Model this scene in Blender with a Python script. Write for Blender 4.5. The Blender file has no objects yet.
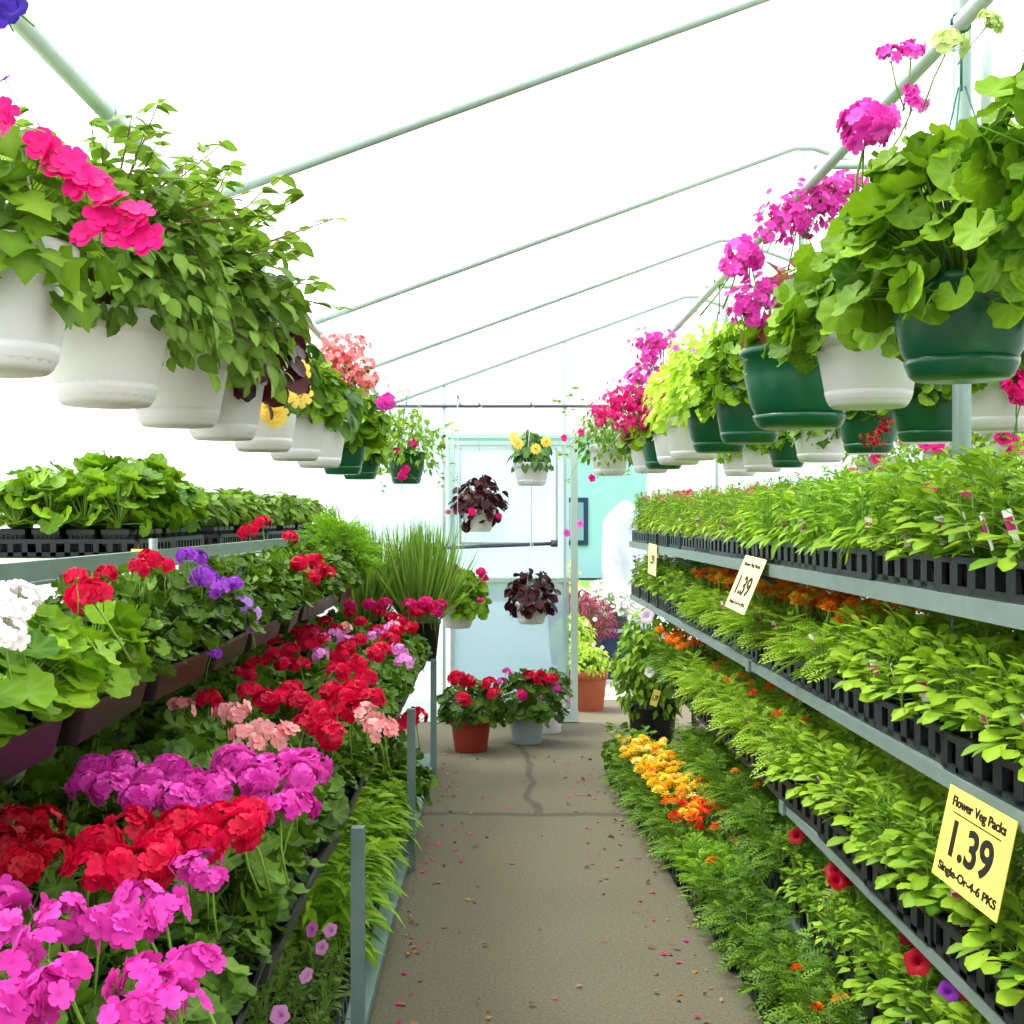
import bpy, math, random
import numpy as np
from mathutils import Vector, Matrix

random.seed(7)
PI = math.pi
F = 1300.0            # focal length in pixels of the 1024 frame
VX, VY, CAMH = 497.0, 519.0, 1.5
SC = bpy.context.scene
COL = SC.collection


def P(px, py, Y):
    return Vector(((px - VX) * Y / F, Y, CAMH - (py - VY) * Y / F))


def proj(p):
    y = max(p[1], 0.05)
    return (VX + p[0] * F / y, VY + (CAMH - p[2]) * F / y)


def seen(p, m=130):
    if p[1] < 0.3:
        return False
    a, b = proj(p)
    return -m < a < 1024 + m and -m < b < 1024 + m


# ------------------------------------------------------------------ materials
def lin(c):
    return tuple(((v / 255) / 12.92 if v / 255 <= 0.04045 else ((v / 255 + 0.055) / 1.055) ** 2.4) for v in c) + (1.0,)


def new_mat(name):
    m = bpy.data.materials.new(name)
    m.use_nodes = True
    nt = m.node_tree
    nt.nodes.clear()
    return m, nt, nt.nodes, nt.links


def plain(name, rgb, rough=0.5, metal=0.0, var=0.12, scale=9.0, spec=0.4, bump=0.0):
    m, nt, N, L = new_mat(name)
    out = N.new('ShaderNodeOutputMaterial')
    b = N.new('ShaderNodeBsdfPrincipled')
    tc = N.new('ShaderNodeTexCoord')
    no = N.new('ShaderNodeTexNoise')
    no.inputs['Scale'].default_value = scale
    no.inputs['Detail'].default_value = 5
    L.new(tc.outputs['Object'], no.inputs['Vector'])
    mx = N.new('ShaderNodeMix')
    mx.data_type = 'RGBA'
    c = lin(rgb)
    mx.inputs[6].default_value = tuple(v * (1 - var) for v in c[:3]) + (1,)
    mx.inputs[7].default_value = tuple(min(1, v * (1 + var)) for v in c[:3]) + (1,)
    L.new(no.outputs['Fac'], mx.inputs[0])
    L.new(mx.outputs[2], b.inputs['Base Color'])
    b.inputs['Roughness'].default_value = rough
    b.inputs['Metallic'].default_value = metal
    b.inputs['Specular IOR Level'].default_value = spec
    if bump:
        bp = N.new('ShaderNodeBump')
        bp.inputs['Strength'].default_value = bump
        bp.inputs['Distance'].default_value = 0.01
        L.new(no.outputs['Fac'], bp.inputs['Height'])
        L.new(bp.outputs['Normal'], b.inputs['Normal'])
    L.new(b.outputs['BSDF'], out.inputs['Surface'])
    return m


def leafy(name, ca, cb, trans=0.35, rough=0.5, rib=0.14, spec=0.18, warm=1.0):
    """leaf / petal: colour runs from ca to cb leaf by leaf, light passes through."""
    m, nt, N, L = new_mat(name)
    out = N.new('ShaderNodeOutputMaterial')
    at = N.new('ShaderNodeAttribute'); at.attribute_name = 'var'
    oi = N.new('ShaderNodeObjectInfo')
    ad = N.new('ShaderNodeMath'); ad.operation = 'MULTIPLY_ADD'
    ad.inputs[1].default_value = 0.25
    ad.inputs[2].default_value = -0.12
    L.new(oi.outputs['Random'], ad.inputs[0])
    a2 = N.new('ShaderNodeMath'); a2.operation = 'ADD'; a2.use_clamp = True
    L.new(at.outputs['Fac'], a2.inputs[0]); L.new(ad.outputs[0], a2.inputs[1])
    mx = N.new('ShaderNodeMix'); mx.data_type = 'RGBA'
    mx.inputs[6].default_value = lin(ca); mx.inputs[7].default_value = lin(cb)
    L.new(a2.outputs[0], mx.inputs[0])
    mid = N.new('ShaderNodeAttribute'); mid.attribute_name = 'mid'
    mm = N.new('ShaderNodeMath'); mm.operation = 'MULTIPLY'; mm.inputs[1].default_value = rib
    L.new(mid.outputs['Fac'], mm.inputs[0])
    m2 = N.new('ShaderNodeMix'); m2.data_type = 'RGBA'
    m2.inputs[7].default_value = (0.6, 0.75, 0.22, 1) if rib > 0 else (0.05, 0.0, 0.02, 1)
    if rib < 0:
        mm.inputs[1].default_value = -rib
    L.new(mm.outputs[0], m2.inputs[0]); L.new(mx.outputs[2], m2.inputs[6])
    b = N.new('ShaderNodeBsdfPrincipled')
    b.inputs['Roughness'].default_value = rough
    b.inputs['Specular IOR Level'].default_value = spec
    L.new(m2.outputs[2], b.inputs['Base Color'])
    t = N.new('ShaderNodeBsdfTranslucent')
    hs = N.new('ShaderNodeMix'); hs.data_type = 'RGBA'; hs.blend_type = 'MULTIPLY'
    hs.inputs[0].default_value = 1.0
    hs.inputs[7].default_value = (1.25 * warm, 1.25, 0.7, 1) if rib > 0 else (1.1, 1.0, 1.1, 1)
    L.new(m2.outputs[2], hs.inputs[6]); L.new(hs.outputs[2], t.inputs['Color'])
    ms = N.new('ShaderNodeMixShader'); ms.inputs[0].default_value = trans
    L.new(b.outputs[0], ms.inputs[1]); L.new(t.outputs[0], ms.inputs[2])
    L.new(ms.outputs[0], out.inputs['Surface'])
    return m


def film(name, tint, clear=0.6, gloss=0.04, rough=0.3, diff=0.0):
    """poly film or twin-wall sheet: part clear, part scattering the daylight through."""
    m, nt, N, L = new_mat(name)
    out = N.new('ShaderNodeOutputMaterial')
    tr = N.new('ShaderNodeBsdfTransparent'); tr.inputs[0].default_value = tuple(tint) + (1,)
    tl = N.new('ShaderNodeBsdfTranslucent'); tl.inputs[0].default_value = tuple(tint) + (1,)
    gl = N.new('ShaderNodeBsdfGlossy'); gl.inputs['Roughness'].default_value = rough
    df = N.new('ShaderNodeBsdfDiffuse'); df.inputs[0].default_value = tuple(tint) + (1,)
    a = N.new('ShaderNodeMixShader'); a.inputs[0].default_value = 1 - clear
    L.new(tr.outputs[0], a.inputs[1]); L.new(tl.outputs[0], a.inputs[2])
    d = N.new('ShaderNodeMixShader'); d.inputs[0].default_value = diff
    L.new(a.outputs[0], d.inputs[1]); L.new(df.outputs[0], d.inputs[2])
    c = N.new('ShaderNodeMixShader'); c.inputs[0].default_value = gloss
    L.new(d.outputs[0], c.inputs[1]); L.new(gl.outputs[0], c.inputs[2])
    L.new(c.outputs[0], out.inputs['Surface'])
    return m


M = {}
M['pipe'] = plain('galvanised_pipe', (196, 216, 208), 0.45, 0.25, 0.1, 20)
M['rail'] = plain('galvanised_rail', (128, 148, 140), 0.5, 0.35, 0.18, 14)
M['post'] = plain('weathered_grey_post', (112, 132, 130), 0.6, 0.1, 0.2, 14)
M['darkpipe'] = plain('dark_steel_pipe', (92, 92, 112), 0.4, 0.4)
M['deck'] = plain('pale_shelf_board', (196, 192, 172), 0.7, 0, 0.12, 6)
M['board'] = plain('green_grey_bench_board', (116, 142, 134), 0.7, 0, 0.2, 8)
M['black'] = plain('black_tray_plastic', (17, 19, 21), 0.38, 0, 0.2, 6, 0.4)
M['slate'] = plain('dark_slate_tray_plastic', (22, 30, 33), 0.42, 0, 0.2, 6, 0.4)
M['soil'] = plain('potting_soil', (38, 28, 20), 0.95, 0, 0.5, 60, 0.1, 0.6)
M['green'] = plain('dark_green_pot_plastic', (8, 84, 52), 0.3, 0, 0.15, 5, 0.5)
M['terra'] = plain('terracotta', (186, 96, 66), 0.75, 0, 0.14, 10)
M['redpot'] = plain('brick_red_pot_plastic', (146, 48, 34), 0.5, 0, 0.12, 8)
M['greypot'] = plain('grey_pot_plastic', (150, 168, 170), 0.45, 0, 0.08, 6)
M['wire'] = plain('hanger_plastic', (228, 232, 228), 0.4)
M['gwire'] = plain('green_hanger_plastic', (30, 110, 78), 0.4)
M['white'] = leafy('white_pot_plastic', (240, 242, 240), (246, 248, 246), 0.3, 0.4, rib=-.0001, spec=.4)
M['stalk'] = leafy('green_stalk', (112, 160, 62), (150, 185, 80), 0.1, rib=0.01)
M['rstalk'] = leafy('reddish_stalk', (130, 80, 60), (150, 110, 70), 0.1, rib=0.01)
M['yellow_card'] = plain('yellow_price_card', (248, 226, 104), 0.6, 0, 0.03, 3)
M['cream_card'] = plain('cream_price_card', (248, 232, 160), 0.6, 0, 0.03, 3)
M['ink'] = plain('black_ink', (16, 14, 12), 0.7)
M['tagwhite'] = plain('white_tag_plastic', (240, 240, 236), 0.5)
M['tagpink'] = plain('pink_tag_print', (196, 40, 130), 0.5)
M['building'] = plain('turquoise_painted_wall', (166, 222, 224), 0.8, 0, 0.04, 2)
M['navy'] = plain('navy_paint', (28, 56, 92), 0.5, 0, 0.1)
M['glassblue'] = plain('window_glass_blue', (130, 175, 190), 0.15, 0, 0.4, 3)
M['pavement'] = plain('sunlit_tone_pavement', (196, 194, 186), 0.9, 0, 0.06, 30)
M['sheet'] = plain('white_plastic_wrap', (196, 206, 224), 0.5, 0, 0.3, 8, 0.4, 0.4)
M['fillwall'] = plain('added_fill_wall', (214, 214, 206), 0.85, 0, 0.15, 6)
M['yard'] = plain('dark_gravel_yard', (96, 98, 90), 0.95, 0, 0.2, 30)
M['lawn'] = plain('mown_grass', (96, 150, 50), 0.9, 0, 0.3, 40)
M['frame'] = plain('pale_door_frame', (200, 220, 216), 0.45, 0.2, 0.06)
M['kick'] = plain('grey_green_jamb', (128, 150, 142), 0.5, 0.1, 0.1)
M['film'] = film('roof_poly_film', (0.97, 0.99, 1.0), 0.62, 0.03)
M['wallfilm'] = film('wall_poly_film', (0.95, 0.99, 1.0), 0.55, 0.03)
M['cyanfilm'] = film('end_wall_sheet', (0.80, 0.94, 0.97), 0.35, 0.05, 0.3, 0.1)
M['doorfilm'] = film('door_upper_sheet', (0.80, 0.94, 0.96), 0.22, 0.05, 0.3, 0.1)
M['doorlow'] = film('door_lower_sheet', (0.60, 0.73, 0.79), 0.62, 0.10, 0.15, 0.12)

# leaves
M['l_ger'] = leafy('geranium_leaf', (26, 56, 6), (100, 140, 34), 0.22)
M['l_gerlight'] = leafy('light_geranium_leaf', (56, 104, 6), (142, 184, 38), 0.26)
M['l_ivy'] = leafy('ivy_geranium_leaf', (44, 90, 2), (142, 184, 38), 0.28)
M['l_fuchsia'] = leafy('fuchsia_leaf', (34, 70, 8), (128, 168, 58), 0.32)
M['l_lime'] = leafy('lime_leaf', (150, 190, 50), (206, 226, 96), 0.4)
M['l_pet'] = leafy('petunia_leaf', (58, 114, 0), (168, 204, 46), 0.26)
M['l_sal'] = leafy('salvia_leaf', (80, 140, 6), (172, 212, 46), 0.28)
M['l_fine'] = leafy('fine_seedling_leaf', (90, 140, 16), (176, 206, 66), 0.28)
M['l_mari'] = leafy('marigold_leaf', (34, 78, 4), (116, 158, 36), 0.22)
M['l_fern'] = leafy('feathery_leaf', (84, 140, 14), (156, 200, 50), 0.28)
M['l_grass'] = leafy('grass_blade', (78, 122, 40), (154, 186, 86), 0.3, rib=0.02)
M['l_maroon'] = leafy('maroon_leaf', (40, 12, 20), (96, 44, 46), 0.22, 0.3, rib=-0.1)
M['l_red'] = leafy('reddish_begonia_leaf', (112, 50, 44), (170, 100, 80), 0.34, 0.35, rib=0.05)
M['l_begonia'] = leafy('begonia_leaf', (36, 86, 38), (104, 146, 78), 0.3)
M['l_dry'] = leafy('dry_leaf', (110, 74, 38), (176, 130, 78), 0.15, rib=0.03)

PET = dict(
    pink=((190, 24, 140), (228, 76, 186)), magenta=((204, 28, 156), (244, 94, 204)),
    violet=((150, 40, 200), (190, 96, 230)), crimson=((140, 2, 24), (190, 6, 36)),
    red=((190, 0, 44), (232, 10, 74)), salmon=((246, 138, 146), (255, 206, 200)),
    lavender=((214, 96, 200), (246, 170, 232)), cerise=((214, 6, 110), (246, 40, 150)),
    hotpink=((208, 6, 104), (246, 36, 146)), white=((246, 246, 240), (255, 255, 252)),
    lilac=((176, 120, 224), (222, 180, 246)), yellow=((250, 216, 60), (255, 244, 150)),
    orange=((244, 100, 6), (255, 160, 36)), gold=((248, 186, 10), (255, 224, 64)),
    scarlet=((226, 46, 14), (255, 92, 30)), pale=((226, 196, 236), (250, 234, 252)),
    bud=((176, 206, 110), (222, 236, 160)), coral=((244, 110, 120), (255, 178, 172)), indigo=((36, 14, 120), (80, 40, 190)),
    plum=((126, 24, 70), (176, 60, 110)))
for k, (a, b) in PET.items():
    M['p_' + k] = leafy('petal_' + k, a, b, 0.28, 0.5, rib=-0.18, spec=0.2)


# ------------------------------------------------------------------ mesh building
class T:
    """a small template mesh: vertices, faces, material slot, midrib mask"""
    def __init__(s, v, f, m=0, mid=None):
        s.v = np.array(v, float)
        s.f = f
        s.m = [m] * len(f) if isinstance(m, int) else m
        s.mid = np.zeros(len(v)) if mid is None else np.array(mid, float)
        s.tot = np.array([len(x) for x in f])
        s.idx = np.concatenate([np.array(x) for x in f])


class MB:
    def __init__(s):
        s.V, s.I, s.Tt, s.Mm, s.va, s.mi = [], [], [], [], [], []
        s.n = 0

    def place(s, t, R, O, var, slot=None):
        """copies of template t: R (k,3,3) columns are the axes times scale, O (k,3)"""
        R = np.asarray(R, float); O = np.asarray(O, float)
        k = len(O)
        if k == 0:
            return
        v = np.einsum('kij,nj->kni', R, t.v) + O[:, None, :]
        nv = len(t.v)
        s.V.append(v.reshape(-1, 3))
        off = s.n + np.arange(k) * nv
        s.I.append((t.idx[None, :] + off[:, None]).reshape(-1))
        s.Tt.append(np.tile(t.tot, k))
        m = np.array(t.m) if slot is None else np.full(len(t.f), slot)
        s.Mm.append(np.tile(m, k))
        s.va.append(np.repeat(np.asarray(var, float), nv))
        s.mi.append(np.tile(t.mid, k))
        s.n += k * nv

    def raw(s, v, f, m=0, var=0.5):
        t = T(v, f, m)
        s.place(t, np.eye(3)[None], np.zeros((1, 3)), [var])

    def box(s, c, d, m=0, rz=0.0, taper=1.0):
        x, y, z = d[0] / 2, d[1] / 2, d[2] / 2
        tb = taper
        v = [(-x * tb, -y * tb, -z), (x * tb, -y * tb, -z), (x * tb, y * tb, -z), (-x * tb, y * tb, -z),
             (-x, -y, z), (x, -y, z), (x, y, z), (-x, y, z)]
        cs, sn = math.cos(rz), math.sin(rz)
        v = [(c[0] + a * cs - b * sn, c[1] + a * sn + b * cs, c[2] + e) for a, b, e in v]
        s.raw(v, [(3, 2, 1, 0), (4, 5, 6, 7), (0, 1, 5, 4), (1, 2, 6, 5), (2, 3, 7, 6), (3, 0, 4, 7)], m)

    def tube(s, pts, r, m=0, n=8, var=0.5, cap=True):
        pts = [Vector(p) for p in pts]
        rs = r if isinstance(r, (list, tuple)) else [r] * len(pts)
        V, Fc = [], []
        for i, p in enumerate(pts):
            a = pts[max(0, i - 1)]; b = pts[min(len(pts) - 1, i + 1)]
            d = (b - a).normalized()
            up = Vector((0, 0, 1)) if abs(d.z) < 0.9 else Vector((1, 0, 0))
            x = d.cross(up).normalized(); y = x.cross(d)
            for j in range(n):
                t = 2 * PI * j / n
                V.append(tuple(p + (x * math.cos(t) + y * math.sin(t)) * rs[i]))
        for i in range(len(pts) - 1):
            for j in range(n):
                k = (j + 1) % n
                Fc.append((i * n + j, i * n + k, (i + 1) * n + k, (i + 1) * n + j))
        if cap:
            Fc.append(tuple(range(n - 1, -1, -1)))
            Fc.append(tuple((len(pts) - 1) * n + j for j in range(n)))
        s.raw(V, Fc, m, var)

    def lathe(s, prof, m=0, n=36, rib=0.0, c=(0, 0, 0)):
        V, Fc = [], []
        for i, (r, z) in enumerate(prof):
            for j in range(n):
                t = 2 * PI * j / n
                q = r * (1 + (rib if j % 2 else 0)) if r > 1e-6 else 0
                V.append((c[0] + q * math.cos(t), c[1] + q * math.sin(t), c[2] + z))
        for i in range(len(prof) - 1):
            for j in range(n):
                k = (j + 1) % n
                Fc.append((i * n + j, i * n + k, (i + 1) * n + k, (i + 1) * n + j))
        s.raw(V, Fc, m)

    def mesh(s, name, mats, smooth=True):
        V = np.concatenate(s.V); I = np.concatenate(s.I); tt = np.concatenate(s.Tt)
        me = bpy.data.meshes.new(name)
        me.vertices.add(len(V)); me.vertices.foreach_set('co', V.astype(np.float32).ravel())
        me.loops.add(len(I)); me.loops.foreach_set('vertex_index', I.astype(np.int32))
        me.polygons.add(len(tt))
        st = np.concatenate([[0], np.cumsum(tt)[:-1]]).astype(np.int32)
        me.polygons.foreach_set('loop_start', st)
        me.polygons.foreach_set('material_index', np.concatenate(s.Mm).astype(np.int32))
        me.polygons.foreach_set('use_smooth', np.full(len(tt), smooth))
        me.update(calc_edges=True)
        a = me.attributes.new('var', 'FLOAT', 'POINT'); a.data.foreach_set('value', np.concatenate(s.va).astype(np.float32))
        a = me.attributes.new('mid', 'FLOAT', 'POINT'); a.data.foreach_set('value', np.concatenate(s.mi).astype(np.float32))
        for m in mats:
            me.materials.append(M[m])
        return me


def link(name, data, parent=None, loc=None, rz=None):
    o = bpy.data.objects.new(name, data)
    COL.objects.link(o)
    if parent is not None:
        o.parent = parent
    if loc is not None:
        o.location = loc
    if rz is not None:
        o.rotation_euler = (0, 0, rz)
    return o


def thing(name, label, cat, loc=(0, 0, 0), rz=0.0, group=None, data=None):
    o = link(name, data, None, loc, rz)
    o['label'] = label; o['category'] = cat
    if group:
        o['group'] = group
    return o


def struct(name, mb, mats, parent=None, smooth=False, label=None):
    o = link(name, mb.mesh(name, mats, smooth), parent)
    if parent is None:
        o['kind'] = 'structure'
    if label:
        o['label'] = label
    return o


# ------------------------------------------------------------------ leaf and flower templates (along +Y, facing +Z)
def t_blade(w, prof, droop=0.25, fold=0.12, rows=None):
    n = len(prof)
    v, f, mid = [], [], []
    for i, (t, q) in enumerate(prof):
        z = -droop * t * t
        v += [(-w * q, t, z + fold * q * w * 2), (0, t, z), (w * q, t, z + fold * q * w * 2)]
        mid += [0, 1, 0]
    for i in range(n - 1):
        a = i * 3
        f += [(a, a + 1, a + 4, a + 3), (a + 1, a + 2, a + 5, a + 4)]
    return T(v, f, 0, mid)


OVAL = t_blade(0.34, [(0, .1), (.2, .75), (.48, 1), (.75, .72), (1, .03)], 0.25)
OVAL_LO = t_blade(0.34, [(0, .15), (.4, 1), (1, .03)], 0.22)
SPOON = t_blade(0.27, [(0, .18), (.3, .5), (.65, 1), (.88, .75), (1, .1)], 0.2)
LANCE = t_blade(0.13, [(0, .3), (.35, 1), (.7, .75), (1, .03)], 0.35)
GRASS = t_blade(0.012, [(0, 1), (.35, .9), (.7, .65), (1, .05)], 0.16, 0.3)
ROUND = t_blade(0.5, [(0, .15), (.18, .8), (.5, 1), (.82, .75), (1, .12)], 0.12)


def t_geranium(lobes=7, per=4, notch=.3, wave=0.055, cup=0.14):
    """round scalloped leaf with a notch at the stalk"""
    v, f, mid = [(0, 0.40, -0.03)], [], [1.0]
    n1 = lobes * per
    a0, a1 = -PI / 2 + notch, 1.5 * PI - notch
    for ring, rr in ((0, .30), (1, .54)):
        for i in range(n1 + 1):
            t = a0 + (a1 - a0) * i / n1
            k = math.cos(2 * PI * i / per + PI)
            r = rr * (1 + (wave if ring else .01) * k)
            z = cup * (rr / .54) ** 2 * 0.6 + (.035 * k if ring else .012 * k)
            v.append((r * math.cos(t), 0.40 + r * math.sin(t), z))
            mid.append(0.5 if (ring == 0 and i % per == per // 2) else (.25 if ring and i % per == per // 2 else 0.0))
    A, B = 1, 1 + n1 + 1
    for i in range(n1):
        f.append((0, A + i, A + i + 1))
        f.append((A + i, B + i, B + i + 1, A + i + 1))
    return T(v, f, 0, mid)


GER = t_geranium()
GER_LO = t_geranium(6, 2, wave=.05)


def t_ivy():
    pts = [(0, 0), (.18, -.06), (.42, .10), (.30, .30), (.52, .52), (.27, .60), (.0, 1.0),
           (-.27, .60), (-.52, .52), (-.30, .30), (-.42, .10), (-.18, -.06)]
    v = [(0, .38, 0)] + [(x, y, .10 * (abs(x) + abs(y - .38)) - .05) for x, y in pts]
    f = [(0, 1 + i, 1 + (i + 1) % 12) for i in range(12)]
    return T(v, f, 0, [1] + [0] * 12)


IVY = t_ivy()


def t_fern(n=5, w=.34):
    """pinnate leaf: paired narrow leaflets along a rib"""
    V, Fc, mid = [], [], []
    def leaflet(o, d, L, W):
        b = len(V)
        d = np.array(d) / np.linalg.norm(d)
        p = np.array((-d[1], d[0], 0))
        o = np.array(o)
        V.extend([tuple(o), tuple(o + d * L * .5 + p * W), tuple(o + d * L + np.array((0, 0, -.06))), tuple(o + d * L * .5 - p * W)])
        Fc.append((b, b + 1, b + 2, b + 3)); mid.extend([.6, 0, 0, 0])
    for i in range(n):
        t = .15 + .75 * i / n
        L = w * (1 - .55 * abs(t - .4))
        z = -.18 * t * t
        leaflet((0, t, z), (1, .75, .12), L, .055)
        leaflet((0, t, z), (-1, .75, .12), L, .055)
    leaflet((0, .85, -.14), (0, 1, 0), .25, .06)
    b = len(V)
    V.extend([(-.015, 0, 0), (.015, 0, 0), (.008, .9, -.15), (-.008, .9, -.15)])
    mid.extend([.5] * 4); Fc.append((b, b + 1, b + 2, b + 3))
    return T(V, Fc, 0, mid)


FERN = t_fern()


def merge(parts):
    """parts: (T, R 3x3, offset, slot) -> one template"""
    V, Fc, m, mid = [], [], [], []
    for t, R, o, slot in parts:
        b = len(V)
        V.extend((t.v @ np.array(R).T + np.array(o)).tolist())
        Fc.extend([tuple(i + b for i in f) for f in t.f])
        m.extend([slot] * len(t.f) if slot is not None else t.m)
        mid.extend(t.mid.tolist())
    return T(V, Fc, m, mid)


def rotz(a):
    c, s = math.cos(a), math.sin(a)
    return np.array([[c, -s, 0], [s, c, 0], [0, 0, 1.0]])


def rotx(a):
    c, s = math.cos(a), math.sin(a)
    return np.array([[1.0, 0, 0], [0, c, -s], [0, s, c]])


PETAL = t_blade(.42, [(0, .2), (.45, .85), (.8, 1), (1, .55)], 0.1, 0.10)
PETAL.mid = np.array([1, 1, 1] + [0] * 9, float)
# five-petal floret about 1 unit across radius 1
FLORET = merge([(PETAL, rotz(2 * PI * i / 5) @ rotx(0.22), (0, 0, 0), 0) for i in range(5)])
# trumpet (petunia)
def t_trumpet():
    n = 20
    v, f, mid = [], [], []
    for ring, (r, z, md) in enumerate(((.10, -.75, 1), (.22, -.15, .9), (.62, .06, 0), (1.0, .0, 0))):
        for i in range(n):
            t = 2 * PI * i / n
            q = r * (1 + .10 * math.cos(5 * t) * (ring == 3))
            v.append((q * math.cos(t), q * math.sin(t), z + (.07 * math.cos(10 * t) if ring == 3 else 0)))
            mid.append(md)
    for k in range(3):
        for i in range(n):
            j = (i + 1) % n
            f.append((k * n + i, k * n + j, (k + 1) * n + j, (k + 1) * n + i))
    return T(v, f, 0, mid)


TRUMPET = t_trumpet()


def t_pompon(rings=((9, .95, .15), (8, .75, .55), (6, .5, .95), (4, .25, 1.25)), z=.10, pl=.55):
    pr = []
    for k, (n, r, tilt) in enumerate(rings):
        for i in range(n):
            a = 2 * PI * (i + .5 * (k % 2)) / n
            R = rotz(a) @ rotx(tilt) * pl
            o = rotz(a) @ np.array((0, r * .42, k * z))
            pr.append((PETAL, R, o, 0))
    t = merge(pr)
    return t


POMPON = t_pompon()
MARI = t_pompon(((8, 1.0, .1), (7, .7, .5), (5, .3, 1.0)), .12, .6)


def norm(a):
    return a / np.maximum(np.linalg.norm(a, axis=-1, keepdims=True), 1e-9)


def frames(d, n, s):
    """leaf axes from pointing direction d, face normal n, size s"""
    y = norm(d)
    x = norm(np.cross(y, n))
    z = np.cross(x, y)
    R = np.stack([x, y, z], axis=-1)
    return R * np.asarray(s)[:, None, None]


def stems(mb, A, B, r, slot, rng, sag=0.0):
    """thin three-sided stalks from A to B"""
    k = len(A)
    if k == 0:
        return
    d = B - A
    L = np.linalg.norm(d, axis=1)
    y = norm(d)
    up = np.where(np.abs(y[:, 2:3]) < .9, np.array([[0, 0, 1.0]]), np.array([[1.0, 0, 0]]))
    x = norm(np.cross(y, up)); z = np.cross(x, y)
    R = np.stack([x * r, y * L[:, None], z * r], axis=-1)
    v = [(math.cos(2 * PI * j / 3), 0, math.sin(2 * PI * j / 3)) for j in range(3)]
    v += [(.7 * a, 1, .7 * c) for a, b, c in v]
    t = T(v, [(j, (j + 1) % 3, 3 + (j + 1) % 3, 3 + j) for j in range(3)], slot)
    mb.place(t, R, A, rng.uniform(.2, .8, k))


def dome(mb, tpl, N, rad, size, rng, c=(0, 0, 0), thmax=1.9, inner=.55, droop=.45, up=.5, slot=0, hang=.5,
         stalk=None, base=None, sr=.0018, jit=.3, cut=None, vb=0.5):
    """leaves spread over a dome of half-axes rad around c"""
    cz = rng.uniform(math.cos(thmax), 1, N)
    ph = rng.uniform(0, 2 * PI, N)
    sn = np.sqrt(1 - cz ** 2)
    u = np.stack([sn * np.cos(ph), sn * np.sin(ph), cz], axis=1)
    q = rng.uniform(inner ** 3, 1, N) ** (1 / 3)
    pos = np.array(c) + u * np.array(rad) * q[:, None]
    if cut is not None:
        keep = pos[:, 2] > cut
        pos, u, q = pos[keep], u[keep], q[keep]
    k = len(pos)
    s = rng.uniform(size[0], size[1], k)
    d = np.stack([u[:, 0], u[:, 1], u[:, 2] * .3 - droop - hang * (1 - np.clip(u[:, 2], -1, 1)) * .7], axis=1) + rng.normal(0, jit, (k, 3))
    n = u * (1 - up) + np.array((0, 0, 1.0)) * up + rng.normal(0, jit, (k, 3))
    R = frames(d, n, s)
    pos = pos - norm(d) * s[:, None] * .45
    var = np.clip(vb + rng.normal(0, .24, k), 0, 1)
    mb.place(tpl, R, pos, var, slot)
    if stalk is not None:
        b = np.array(base if base is not None else c, float)
        A = b + (pos - b) * rng.uniform(.0, .12, k)[:, None]
        A[:, 2] = np.minimum(A[:, 2], pos[:, 2])
        stems(mb, A, pos, sr, stalk, rng)


def mesh_of(name, fn, mats, seed, smooth=True):
    mb = MB()
    fn(mb, np.random.default_rng(seed))
    return mb.mesh(name, mats, smooth)


# ---- flower meshes (cached per kind and colour)
_fc = {}


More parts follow.
